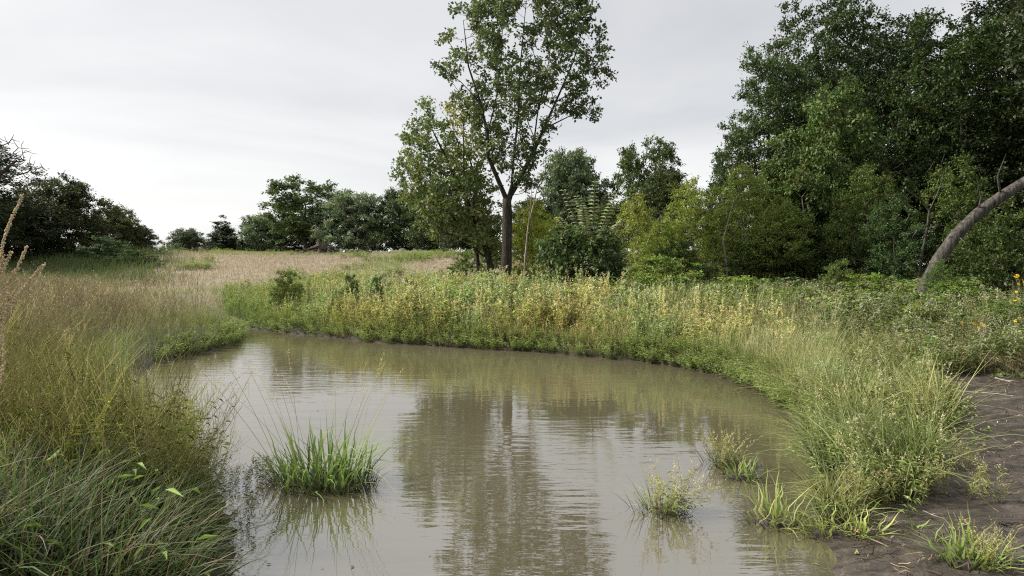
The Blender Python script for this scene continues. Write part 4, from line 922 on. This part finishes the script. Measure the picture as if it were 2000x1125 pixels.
def root_mass(rx, ry, rz):
    a, e = np.meshgrid(np.linspace(0, 2 * np.pi, 19)[:-1], np.linspace(-.35, 1.45, 8))
    r_ = 1 + .3 * (vn(a * 2.1 + 3, e * 3) - .5) + .2 * (vn(a * 6, e * 7) - .5)
    Vv = np.stack([np.cos(a) * np.cos(e) * rx * r_, np.sin(a) * np.cos(e) * ry * r_, np.sin(e) * rz * r_], -1).reshape(-1, 3)
    i, j = np.meshgrid(np.arange(7), np.arange(18), indexing='ij'); q = (i * 18 + j).ravel(); q1 = (i * 18 + (j + 1) % 18).ravel()
    Tt = np.concatenate([np.stack([q, q1, q1 + 18], 1), np.stack([q, q1 + 18, q + 18], 1)])
    return mesh_from('root_mass', Vv, Tt, np.ones((len(Vv), 3)), M_BARK_DARK, True)
def tuft(name, label, px, py, rad, n, hlo, hhi, bl=None, tint=(1, 1, 1), seeds=0, seedh=(1.0, 1.3), group=None, cat='grass', roots=True, wscale=1.0, z=None, dark=40, ratio=.7, biasx=0.0):
    bl = BL if bl is None else bl
    q = on_z(px, py, .0 if z is None else z); zz = max(gz(q[0], q[1]), 0.0) if z is None else z
    o = root(name, (q[0], q[1], zz)); tag(o, label, cat, group)
    if roots: link('root_mass', root_mass(rad * .72, rad * .6 * ratio, .045), o)
    for k in range(n):
        a = rng.random() * 6.28; r_ = rad * math.sqrt(rng.random())
        x, y = math.cos(a) * r_, math.sin(a) * r_ * ratio
        az = math.atan2(y + rng.normal(0, rad * .5), x + biasx * rad + rng.normal(0, rad * .5))
        h = rng.uniform(hlo, hhi) * (1 - .25 * r_ / rad)
        fall = r_ / rad > .75
        me = bl[rng.integers(3, len(bl))] if fall else bl[rng.integers(0, len(bl))]
        b = link('blade', me, o, (x, y, -.02), az, (h, wscale * rng.uniform(.7, 1.3) , h)); b.rotation_euler[1] = rng.normal(0, .1) + .12 * r_ / rad
        v = rng.normal(1, .18); b.color = (tint[0] * v * rng.uniform(.9, 1.25), tint[1] * v, tint[2] * v * rng.uniform(.8, 1.1), 1)
    for k in range(seeds):
        a = rng.random() * 6.28; r_ = rad * math.sqrt(rng.random()) * .8; x, y = math.cos(a) * r_, math.sin(a) * r_ * ratio
        h = rng.uniform(*seedh); link('seed_head', PAN[rng.integers(0, len(PAN))], o, (x, y, 0), math.atan2(y, x) + rng.normal(0, .7), (h, h, h))
    if dark:
        b = Buf(); a = rng.random(dark) * 6.28; r_ = rad * np.sqrt(rng.random(dark)) * 1.12
        P_ = np.stack([np.cos(a) * r_, np.sin(a) * r_ * ratio, np.full(dark, -.03)], 1)
        b.add(*blades(P_, rng.uniform(.08, .26, dark), rng.uniform(.006, .012, dark), a + rng.normal(0, .6, dark), rng.uniform(.1, .9, dark), rng.uniform(0, .8, dark), jit((.03, .026, .018), dark), jit((.06, .052, .03), dark), 4))
        tag(link('dead_blades', b.mesh('dead_blades', M_DRY), o), kind='stuff')
    return o
tuft('grass_clump', 'big dark green grass clump with pale seed heads standing in open water', 632, 945, .46, 210, .42, .98, seeds=17, seedh=(.95, 1.35), dark=420, wscale=1.0, tint=(.95, 1.05, 1.0))
def water_weed(name, label, px, py, rad, n, protos, slo, shi, tint, nb=14, cat='plant', lean=.35):
    q = on_z(px, py); z = max(gz(q[0], q[1]), 0); o = root(name, (q[0], q[1], z)); tag(o, label, cat)
    link('root_mass', root_mass(rad * .5, rad * .4, .03), o)
    b = Buf(); a = rng.random(n) * 6.28; r_ = rad * np.sqrt(rng.random(n))
    stamp_mix(b, protos, np.cos(a) * r_, np.sin(a) * r_ * .7, np.zeros(n), rng.uniform(slo, shi, n), jit(tint, n, .15, .05), lean)
    link('stems', b.mesh('weed_stems', M_GRASS), o)
    for k in range(nb):
        a_ = rng.random() * 6.28; h = rng.uniform(.12, .32)
        bb = link('blade', BLP[rng.integers(0, len(BLP))], o, (math.cos(a_) * rad * .6, math.sin(a_) * rad * .4, -.01), a_, (h, 1, h)); bb.color = (1, 1, 1, 1)
    dk = 90; b = Buf(); a = rng.random(dk) * 6.28; r_ = rad * np.sqrt(rng.random(dk)) * 1.3
    b.add(*blades(np.stack([np.cos(a) * r_, np.sin(a) * r_ * .7, np.full(dk, -.02)], 1), rng.uniform(.08, .3, dk), rng.uniform(.004, .008, dk), a, rng.uniform(.2, 1, dk), rng.uniform(0, .6, dk), jit((.03, .025, .02), dk), jit((.06, .05, .035), dk), 4))
    tag(link('dead_blades', b.mesh('dead_blades', M_DRY), o), kind='stuff')
    return o
fine_weed = [plant(.5, stems=2, spread=.04, lean=.3, ll=.06, lw=.012, ln=14, lc=(.26, .28, .11), lowc=(.12, .13, .06), stc=(.25, .2, .11), head='spike', hc=(.46, .40, .24), hn=14, hl=.4, hs=.013, branches=3, stw=.004) for _ in range(4)]
water_weed('water_weed', 'pale yellowish weed clump alone in the open water', 1292, 998, .21, 15, fine_weed, .55, 1.05, (1.0, 1.05, .85), 40)
water_weed('water_weed', 'small brownish weed in the water off the lush bank', 1408, 908, .16, 15, fine_weed, .5, .95, (.8, .75, .7), 10)
tuft('grass_tuft', 'small green tuft in the water next to the brownish weed', 1446, 934, .16, 34, .2, .42, BLP, (.62, .75, .6), dark=50)
tuft('grass_tuft', 'tall thin pale tuft standing in the shallows off the mud', 1518, 1022, .22, 44, .28, .56, BLP, (.82, .9, .75), dark=60, seeds=3, seedh=(.35, .5))
tuft('grass_tuft', 'pale tuft at the water line between two other tufts', 1612, 1046, .14, 34, .2, .36, BLP, (.85, .9, .75), dark=50)
tuft('grass_tuft', 'pale spreading tuft on the bare mud with bleached lower blades', 1688, 1056, .13, 40, .2, .36, BLP, (1.05, 1.05, .85), dark=40)
tuft('grass_tuft', 'green tuft just behind the bleached spreading tuft', 1664, 1024, .12, 30, .2, .34, BLP, (.8, .95, .7), dark=30)
tuft('grass_tuft', 'large green tuft on the mud at the near edge of the bank', 1892, 1118, .17, 64, .22, .48, BLP, (.72, .86, .62), dark=40)
tuft('grass_tuft', 'single small sprout in the mud beside thin seed stalks', 1890, 972, .04, 9, .2, .34, BLP, (.75, .9, .65), dark=0, roots=False)
tuft('grass_tuft', 'thin young sprout alone on the bare mud', 1786, 1050, .02, 5, .12, .22, BLP, (.7, .85, .65), dark=0, roots=False)
tuft('grass_tuft', 'single bent grass stem on the bare mud by the large tuft', 1820, 1072, .015, 3, .14, .22, BLP, (.7, .75, .6), dark=0, roots=False)
for lab, px_, py_, n_, s0, s1, r_ in [('weedy sprays with tiny buds beside the large near tuft', 1945, 1090, 20, .4, .62, .17), ('tan seed stalks where the lush grass meets the mud', 1700, 965, 26, .6, .85, .24),
                            ('pale weeds with leafy stems at the mud edge below the lush grass', 1790, 955, 24, .55, .85, .25), ('thin budded stalks standing free on the mud', 1925, 965, 9, .5, .85, .2),
                            ('sparse yellow weeds on the mud beside the lush bank', 1862, 905, 16, .55, .8, .22)]:
    q = on_z(px_, py_, .12); o = root('mud_weed', (q[0], q[1], gz(q[0], q[1]))); tag(o, lab, 'plant')
    b = Buf(); a = rng.random(n_) * 6.28; rr = r_ * np.sqrt(rng.random(n_))
    stamp_mix(b, fine_weed, np.cos(a) * rr, np.sin(a) * rr, np.zeros(n_), rng.uniform(s0, s1, n_), jit((1, .95, .85), n_, .15, .05), .25)
    link('stems', b.mesh('weed_stems', M_GRASS), o)

# tan seed stalks rising by the camera
Yk = 1.75
q = at(-70, 900, Yk); kb = np.array([q[0], Yk, gz(q[0], Yk)])
o = root('seed_stalk_plant', kb); tag(o, 'tall pale seed stalk plant with beaded spikes rising above the weed field', 'plant')
def curve_px(pts, k=22, Y0=Yk):
    A = np.array([at(p[0], p[1], Y0 + (p[2] if len(p) > 2 else 0)) for p in pts]) - kb
    t = np.linspace(0, len(A) - 1, k); i = np.minimum(t.astype(int), len(A) - 2); f = (t - i)[:, None]
    f = f if len(A) < 3 else f
    m1 = np.gradient(A, axis=0); h00 = 2 * f ** 3 - 3 * f ** 2 + 1; h10 = f ** 3 - 2 * f ** 2 + f; h01 = -2 * f ** 3 + 3 * f ** 2; h11 = f ** 3 - f ** 2
    return h00 * A[i] + h10 * m1[i] + h01 * A[i + 1] + h11 * m1[i + 1]
st = np.concatenate([np.array([[0, 0, -.05]]), curve_px([(-68, 900), (-50, 820), (-25, 700), (-12, 620), (-6, 560)], 14)])
b = Buf(); b.add(*tube(st, np.linspace(.005, .003, len(st)), 6, (.34, .27, .17))); link('stem', b.mesh('stalk_stem', M_DRY, True), o)
octv = np.array([(1, 0, 0), (-1, 0, 0), (0, 1, 0), (0, -1, 0), (0, 0, 1.3), (0, 0, -1)], float); octt = np.array([(0, 2, 4), (2, 1, 4), (1, 3, 4), (3, 0, 4), (2, 0, 5), (1, 2, 5), (3, 1, 5), (0, 3, 5)])
for pts, nb in [([(-6, 565), (6, 480), (18, 440), (45, 380)], 210), ([(-6, 580), (10, 520), (22, 492)], 70), ([(-12, 620), (12, 560), (38, 515), (52, 482)], 120), ([(-25, 690), (20, 600), (52, 555), (87, 517)], 170), ([(5, 630), (14, 600), (18, 572)], 50), ([(-12, 600), (-2, 540), (8, 500)], 70), ([(2, 640), (7, 680), (6, 720), (-5, 765)], 90), ([(-18, 660), (10, 610), (40, 572)], 100)]:
    pth = curve_px(pts); b = Buf(); b.add(*tube(pth, np.linspace(.0024, .0012, len(pth)), 5, (.40, .32, .19)))
    t = (np.linspace(.12, 1, nb)) * (len(pth) - 1); i = np.minimum(t.astype(int), len(pth) - 2); f = (t - i)[:, None]; c = pth[i] * (1 - f) + pth[i + 1] * f
    c = c + unit(rng.standard_normal((nb, 3))) * .0038 * rng.uniform(.5, 1.15, (nb, 1)); rr = rng.uniform(.0018, .0036, nb)
    Vv = (c[:, None] + octv[None] * rr[:, None, None]).reshape(-1, 3); Tt = (octt[None] + (np.arange(nb) * 6)[:, None, None]).reshape(-1, 3)
    b.add(Vv, Tt, np.repeat(jit((.50, .40, .26), nb, .15, .04), 6, 0)); link('seed_spike', b.mesh('seed_spike', M_DRY), o)

# stand-out weeds on the far bank
tall_spike = [plant(1.5, stems=1, spread=0, lean=.1, ll=.12, lw=.02, ln=26, lc=(.27, .28, .10), lowc=(.2, .17, .07), stc=(.3, .26, .12), head='spike', hc=(.50, .45, .24), hn=44, hl=.4, hs=.035, branches=3, stw=.014) for _ in range(3)]
TS = []
for pr in tall_spike:
    TS.append(mesh_from('tall_stalk', *pr, M_GRASS))
for k in range(64):
    px_ = rng.uniform(600, 1560); 
    for _ in range(40):
        Yb_ = rng.uniform(11, 27); x_ = (px_ - 1000) / F * Yb_; dd_ = float(dwater(np.array([x_]), np.array([Yb_]))[0])
        if .6 < dd_ < 2.6: break
    else: continue
    s_ = rng.uniform(.6, .95); ob = link('tall_weed', TS[k % 3], None, (x_, Yb_, gz(x_, Yb_) - .02), rng.random() * 6.28, (s_, s_, s_))
    zn = ['before the small dark bushes of the far bank', 'on the bank before the leaning tree', 'on the bank below the big forked tree', 'on the bank before the frond shrub', 'on the bank before the bright vine bush', 'where the far bank curves towards the mud'][int(np.searchsorted([760, 930, 1060, 1240, 1400], px_))]
    tag(ob, 'tall pale seed stalk ' + zn, 'weed', 'tall seed stalks ' + zn)
for px_, Y_, top, wd, lab, col_ in [(684, 23, 536, 42, 'small dark green bush among the far bank weeds', (1.0, 1.15, .8)), (737, 22.5, 540, 34, 'smaller of two dark green bushes among the far bank weeds', (1.0, 1.15, .8)), (800, 24, 545, 50, 'low green bush in the weeds before the mound', (1.3, 1.4, .9)),
                              (560, 25, 528, 70, 'drooping leafy vine bush at the narrow end of the water', (1.6, 1.6, .9)), (1215, 20, 560, 60, 'low yellow green bush beneath the frond shrub', (1.7, 1.6, .9)), (1085, 26, 520, 60, 'dark bush between the pale dead stem and the frond shrub', (.9, 1.0, .7))]:
    put_tree(p_shrub, 'bush', lab, px_, Y_, top, wd, rng.random() * 6, col_, cat='bush')
for px_, Y_, top, wd, lab, col_ in [(1450, 19, 540, 175, 'bright bramble mound before the wood next to the bright bush', (2.46, 2.54, 1.30)), (1560, 18.5, 560, 140, 'low bramble mound below the tall climbing bush', (2.17, 2.32, 1.23)), (1700, 19, 535, 160, 'spreading bramble mound under the ivy covered stump', (2.03, 2.17, 1.17)), (1860, 18.5, 548, 180, 'dense bramble mound hiding the foot of the leaning trunk', (1.89, 2.10, 1.17)), (1960, 15, 590, 170, 'low bramble mound below the yellow flowers', (1.74, 1.89, 1.17)), (1790, 15.5, 600, 150, 'flat bramble patch before the dense mound', (2.17, 2.17, 1.17))]:
    put_tree(p_shrub, 'bramble_mound', lab, px_, Y_, top, wd, rng.random() * 6, col_, cat='bramble', sink=.25)
put_tree(p_lacy, 'feathery_weed', 'yellowish feathery weed clump standing in the brambles', 1795, 15.5, 585, 60, .4, (1.5, 1.4, .9), cat='weed', sink=.3)
pl = Buf(); ph = plant(1.0, stems=1, spread=0, lean=.05, ll=.1, lw=.015, ln=20, lc=(.25, .27, .12), stc=(.25, .24, .12), head='pan', hc=(.48, .47, .29), hn=16, hs=.03, branches=14, stw=.012, bl=.25); pl.add(*ph)
x_, y_ = (1363 - 1000) / F * 17, 17.0; s_ = (at(1363, 552, 17)[2] - gz(x_, y_)); tag(link('plume_weed', pl.mesh('plume_weed', M_GRASS), None, (x_, y_, gz(x_, y_)), 0, (s_, s_, s_)), 'pale feathery plume weed in front of the bright vine bush', 'weed')

# yellow flowers
m, t, o_ = new_mat('petal_yellow'); p = N(t, 'ShaderNodeBsdfPrincipled'); p.inputs['Base Color'].default_value = (.75, .46, .02, 1); p.inputs['Roughness'].default_value = .6; t.links.new(p.outputs[0], o_.inputs[0]); M_PETAL = m
m, t, o_ = new_mat('flower_disc'); p = N(t, 'ShaderNodeBsdfPrincipled'); p.inputs['Base Color'].default_value = (.07, .035, .012, 1); p.inputs['Roughness'].default_value = .9; t.links.new(p.outputs[0], o_.inputs[0]); M_DISC = m
a = np.arange(9) / 9 * 6.283; b = Buf(); b.add(*leaves(np.zeros((9, 3)), np.stack([np.cos(a), np.sin(a), np.full(9, .15)], 1), np.tile([0, 0, 1.], (9, 1)), np.full(9, .036), np.full(9, .017), np.ones((9, 3)), .1)); PETALS = b.mesh('petals', M_PETAL)
b = Buf(); b.add(octv * .011, octt, np.ones(3)); DISC = b.mesh('flower_disc', M_DISC)
for lab, base_px, Yq, heads in [('tall yellow daisy plant at the wood edge with flowers highest up', 2010, 14, [(1983, 541), (1987, 538), (1998, 548), (2000, 552), (1989, 555), (2006, 545)]),
                                ('yellow daisy plant leaning out below the tallest daisies', 1995, 13.6, [(1962, 574), (1977, 573), (1985, 570), (1989, 583), (1975, 585), (1982, 587)]),
                                ('yellow daisy plant low beside the golden grass plume', 2000, 13.2, [(1990, 622), (1994, 621), (1986, 631), (1998, 633), (1983, 627), (2004, 628)]),
                                ('low yellow daisies among the brambles before the leaning trunk', 1905, 13.4, [(1878, 631), (1893, 638), (1906, 634), (1917, 632), (1922, 636), (1911, 640), (1901, 632)])]:
    x_ = (base_px - 1000) / F * Yq; bs = np.array([x_, Yq, gz(x_, Yq)]); o = root('daisy_plant', bs); tag(o, lab, 'flower')
    sb = Buf(); lb = Buf()
    for hx, hy in heads:
        tip = at(hx, hy, Yq + rng.normal(0, .12)) - bs; mid = np.array([tip[0] * .2, tip[1] * .5, tip[2] * .55]); tt = np.linspace(0, 1, 7)[:, None]
        pth = (1 - tt) ** 2 * np.array([rng.normal(0, .04), rng.normal(0, .04), -.03]) + 2 * tt * (1 - tt) * mid + tt ** 2 * tip
        sb.add(*tube(pth, np.linspace(.006, .003, 7), 4, (.12, .14, .05)))
        k = rng.integers(1, 6, 7); D = rng.standard_normal((7, 3)); D[:, 2] = rng.uniform(-.3, .3, 7); lb.add(*leaves(pth[k], D, np.tile([0, 0, 1.], (7, 1)), rng.uniform(.1, .16, 7), np.full(7, .03), jit((.10, .13, .05), 7), .4))
        fl = link('flower', PETALS, o, tip); fl.rotation_euler = (rng.uniform(.5, 1.2), rng.normal(0, .3), rng.normal(0, .4)); s_ = rng.uniform(.8, 1.2); fl.scale = (s_, s_, s_)
        link('disc', DISC, fl, (0, 0, .006))
    link('stems', sb.mesh('daisy_stems', M_GRASS), o); link('leaves', lb.mesh('daisy_leaves', M_LEAF), o)
tuft('grass_plume', 'golden arching grass plume before the dark shade by the daisies', 1935, 655, .35, 60, .6, 1.0, BLP, (1.15, 1.0, .75), seeds=8, seedh=(.8, 1.05), z=.55, roots=False, dark=0, biasx=.6)

# sticks, fallen leaves, heaps
def stick(lab, a, b_, r0, mat=M_BARK_PALE, lift=.012, fork=True):
    A = on_z(*a, .2); Bq = on_z(*b_, .2)
    A = on_z(*a, gz(A[0], A[1])); Bq = on_z(*b_, gz(Bq[0], Bq[1]))
    n = 9; tt = np.linspace(0, 1, n)[:, None]; pth = A * (1 - tt) + Bq * tt; ln = np.linalg.norm(Bq - A)
    pth[:, :2] += rng.normal(0, ln * .012, (n, 2)); pth[:, 2] = ground(pth[:, 0], pth[:, 1]) + r0 * .7 + lift * rng.random(n)
    c0 = pth[0].copy(); bb = Buf(); bb.add(*tube(pth - c0, np.linspace(r0, r0 * .45, n), 6, (1, 1, 1)))
    if fork:
        k = n // 2; d_ = (pth[-1] - pth[0]) * .3; side = np.array([-d_[1], d_[0], 0]) * .6; bb.add(*tube(np.stack([pth[k], pth[k] + d_ * .5 + side * .5, pth[k] + d_ + side]) - c0 + np.array([[0, 0, 0], [0, 0, .02], [0, 0, .02]]), np.array([r0 * .6, r0 * .4, r0 * .2]), 5, (1, 1, 1)))
    ob = link('fallen_stick', bb.mesh('stick', mat, True), None, c0); tag(ob, lab, 'stick')
stick('long pale fallen branch lying across the top of the mud', (1835, 763), (1990, 779), .016)
stick('pale broken branch on the flood litter above the long branch', (1945, 740), (1985, 752), .018)
stick('thin pale branch crossing the end of the long fallen branch', (1925, 782), (1995, 765), .010)
stick('reddish stick lying from the lush grass onto the mud', (1652, 995), (1697, 958), .007)
stick('short pale stick crossing two others on the bare mud', (1772, 1000), (1812, 980), .006, fork=False)
stick('pale forked stick lying under the crossing stick on the mud', (1785, 990), (1850, 1022), .006)
stick('thin straw coloured stem lying on the open mud', (1902, 973), (1952, 1000), .004, fork=False)
stick('thin brown stick beside the bleached spreading tuft', (1718, 1004), (1752, 1026), .004, fork=False)
stick('dark twig half sunk in the mud by the thin stalks', (1952, 1030), (1990, 1024), .007, M_BARK_DARK, fork=False)
stick('pale driftwood branch at the picture edge of the mud', (1990, 806), (2040, 790), .02)
stick('dark wet twig in the mud below the flood litter', (1925, 893), (1965, 878), .006, M_BARK_DARK, fork=False)
for lab, px_, py_, col_ in [('curled pale green leaf lying on the bare mud', 1797, 1085, (.22, .26, .12)), ('white flat leaf lying on the mud beyond the thin stem', 1953, 985, (.36, .33, .29)), ('yellow green leaf lying on the open mud', 1995, 982, (.24, .25, .10)), ('small green leaf on the mud under the yellow weeds', 1852, 972, (.28, .36, .22)), ('small yellow leaf by the bleached tuft', 1673, 1084, (.28, .25, .12))]:
    q = on_z(px_, py_, .1); q[2] = gz(q[0], q[1]); q = on_z(px_, py_, q[2]); b = Buf()
    t_ = np.linspace(0, 1, 6); wd = np.sin(np.pi * np.clip(t_, .02, .97)) * .032
    C_ = np.stack([t_ * .065 - .032, np.zeros(6), .012 + .02 * (t_ - .5) ** 2 * 4], 1)[None]
    b.add(*ribbons(C_, wd[None], np.array([[0, 1, .25]]), np.array([col_]))); ob = link('fallen_leaf', b.mesh('fallen_leaf', M_LEAF, True), None, (q[0], q[1], gz(q[0], q[1])), rng.random() * 6); tag(ob, lab, 'leaf')
m, t, o_ = new_mat('heap_soil'); p = N(t, 'ShaderNodeBsdfPrincipled'); at_ = N(t, 'ShaderNodeAttribute', attribute_name='Col'); nz_ = N(t, 'ShaderNodeTexNoise'); nz_.inputs['Scale'].default_value = 6; nz_.inputs['Detail'].default_value = 6
mm_ = N(t, 'ShaderNodeMix', data_type='RGBA', blend_type='OVERLAY'); mm_.inputs[0].default_value = .8; t.links.new(at_.outputs['Color'], mm_.inputs[6]); t.links.new(nz_.outputs[0], mm_.inputs[7]); t.links.new(mm_.outputs[2], p.inputs['Base Color']); p.inputs['Roughness'].default_value = .95; t.links.new(p.outputs[0], o_.inputs[0]); M_HEAP = m
def heap(lab, px_, Yh, wpx, top, col_, logs=14):
    x_ = (px_ - 1000) / F * Yh; z_ = gz(x_, Yh); W_ = wpx / F * Yh / 2; Hh = max(at(px_, top, Yh)[2] - z_, .6)
    o = root('soil_heap', (x_, Yh, z_ - .1)); tag(o, lab, 'heap')
    nu, nv = 64, 18; a, r_ = np.meshgrid(np.linspace(0, 2 * np.pi, nu, endpoint=False), np.linspace(0, 1, nv)); xx = np.cos(a) * r_ * W_; yy = np.sin(a) * r_ * W_ * .6
    zz = Hh * (1 - r_ ** 1.6) * (.55 + .9 * vn(xx * 1.1 + px_, yy * 1.1)) + .7 * Hh * (vn(xx * 3.3 + px_, yy * 3.3) - .5) * (1 - r_ ** 3) + .4 * Hh * (vn(xx * 8 + px_, yy * 8) - .5) * (1 - r_ ** 3)
    Vv = np.stack([xx, yy, zz], -1).reshape(-1, 3); i, j = np.meshgrid(np.arange(nv - 1), np.arange(nu), indexing='ij'); q = (i * nu + j).ravel(); q1 = (i * nu + (j + 1) % nu).ravel()
    Tt = np.concatenate([np.stack([q, q1 + nu, q1], 1), np.stack([q, q + nu, q1 + nu], 1)])
    link('soil', mesh_from('heap', Vv, Tt, np.tile(col_, (len(Vv), 1)), M_HEAP), o)
    for k in range(logs):
        L = rng.uniform(.5, 1.3) * min(W_, 1.6); a = rng.normal(0, .9); c = np.array([rng.uniform(-.7, .7) * W_, rng.uniform(-.35, .1) * W_, 0]); c[2] = Hh * (1 - (abs(c[0]) / W_) ** 1.6) * rng.uniform(.6, 1.0)
        d_ = np.array([math.cos(a), -.3 * math.sin(a), rng.uniform(-.25, .35)]) * L / 2; b = Buf(); b.add(*tube(np.stack([c - d_, c, c + d_]), np.array([1, .9, .8]) * rng.uniform(.05, .11), 6, (1, 1, 1))); link('log', b.mesh('log', M_BARK_DARK if k % 2 else M_BARK, True), o)
heap('dark brown heap of soil and logs on the crest of the mound', 622, 68, 80, 481, (.06, .045, .034), 26)
heap('flat grey brown spoil heap beyond the log heap', 700, 69, 85, 486, (.13, .115, .10), 6)
heap('low brown brush heap at the low end of the mound', 388, 66, 52, 486, (.085, .065, .045), 8)
heap('long low grey spoil heap under the dark trees', 800, 74, 110, 493, (.12, .105, .09), 4)

# drowned weeds between the left bank and the clump, litter on the water
for lab, px_, py_, n_, r_ in [('dark drowned weeds trailing in the water beside the big grass clump', 528, 935, 16, .16), ('dark thin weeds drowned off the left bank', 465, 950, 14, .16), ('dark drowned stems hanging off the near left bank', 448, 1040, 16, .2)]:
    q = on_z(px_, py_); o = root('drowned_weed', (q[0], q[1], 0)); tag(o, lab, 'plant')
    b = Buf(); a = rng.random(n_) * 6.28; rr = r_ * np.sqrt(rng.random(n_))
    stamp_mix(b, fine_weed, np.cos(a) * rr, np.sin(a) * rr, np.zeros(n_), rng.uniform(.35, .6, n_), jit((.28, .27, .25), n_, .25, .05), .25); link('stems', b.mesh('weed_stems', M_DRY), o)
b = Buf(); X, Y, px, d, Z = scatter(900, 4.6, 12, 430, 1620, 1.0); near = (d > -.45) & (d < -.03); keep = near | (rng.random(len(d)) < .05); keep &= d < -.03; X, Y = X[keep], Y[keep]; n = len(X)
a = rng.random(n) * 6.28; L = rng.uniform(.015, .05, n); b.add(*leaves(np.stack([X, Y, np.full(n, .006)], 1), np.stack([np.cos(a), np.sin(a), np.zeros(n)], 1), np.tile([0, 0, 1.], (n, 1)), L, L * rng.uniform(.15, .5, n), jit((.14, .11, .05), n, .4, .1), 0.0))
stuff('floating_litter', b, 'specks of leaf and straw floating on the muddy water', 'litter', M_DRY)

# twigs and straw strewn over the mud
b = Buf(); X, Y, px, d, Z = scatter(2600, 4.2, 12.5, 1590, 2400, .9); md = sdf(mud_poly, X, Y); k = (md < .2) & (d > .1) & (fbm(X * 1.1 + 3, Y * 1.6 + 7, 3) > .40); X, Y, Z = X[k], Y[k], Z[k]; n = len(X)
a = rng.normal(.35, .9, n); L = rng.uniform(.03, .22, n) * rng.uniform(.4, 1, n); tt = np.linspace(-.5, .5, 4)[None]
cx_ = X[:, None] + np.cos(a)[:, None] * L[:, None] * tt; cy_ = Y[:, None] + np.sin(a)[:, None] * L[:, None] * tt + rng.normal(0, .006, (n, 4))
C_ = np.stack([cx_, cy_, np.repeat(Z[:, None] + .035, 4, 1) + rng.uniform(-.01, .02, (n, 4))], -1)
pale = (rng.random(n) < .3)[:, None]
b.add(*ribbons(C_, np.repeat(rng.uniform(.003, .009, n)[:, None], 4, 1), np.stack([-np.sin(a), np.cos(a), np.full(n, .5)], 1), np.where(pale, (.26, .20, .13), (.035, .028, .02)) * (1 + .3 * rng.standard_normal((n, 1))).clip(.3, 2)))
stuff('mud_litter', b, 'dark twigs and pale straw strewn over the bare mud', 'litter', M_DRY)
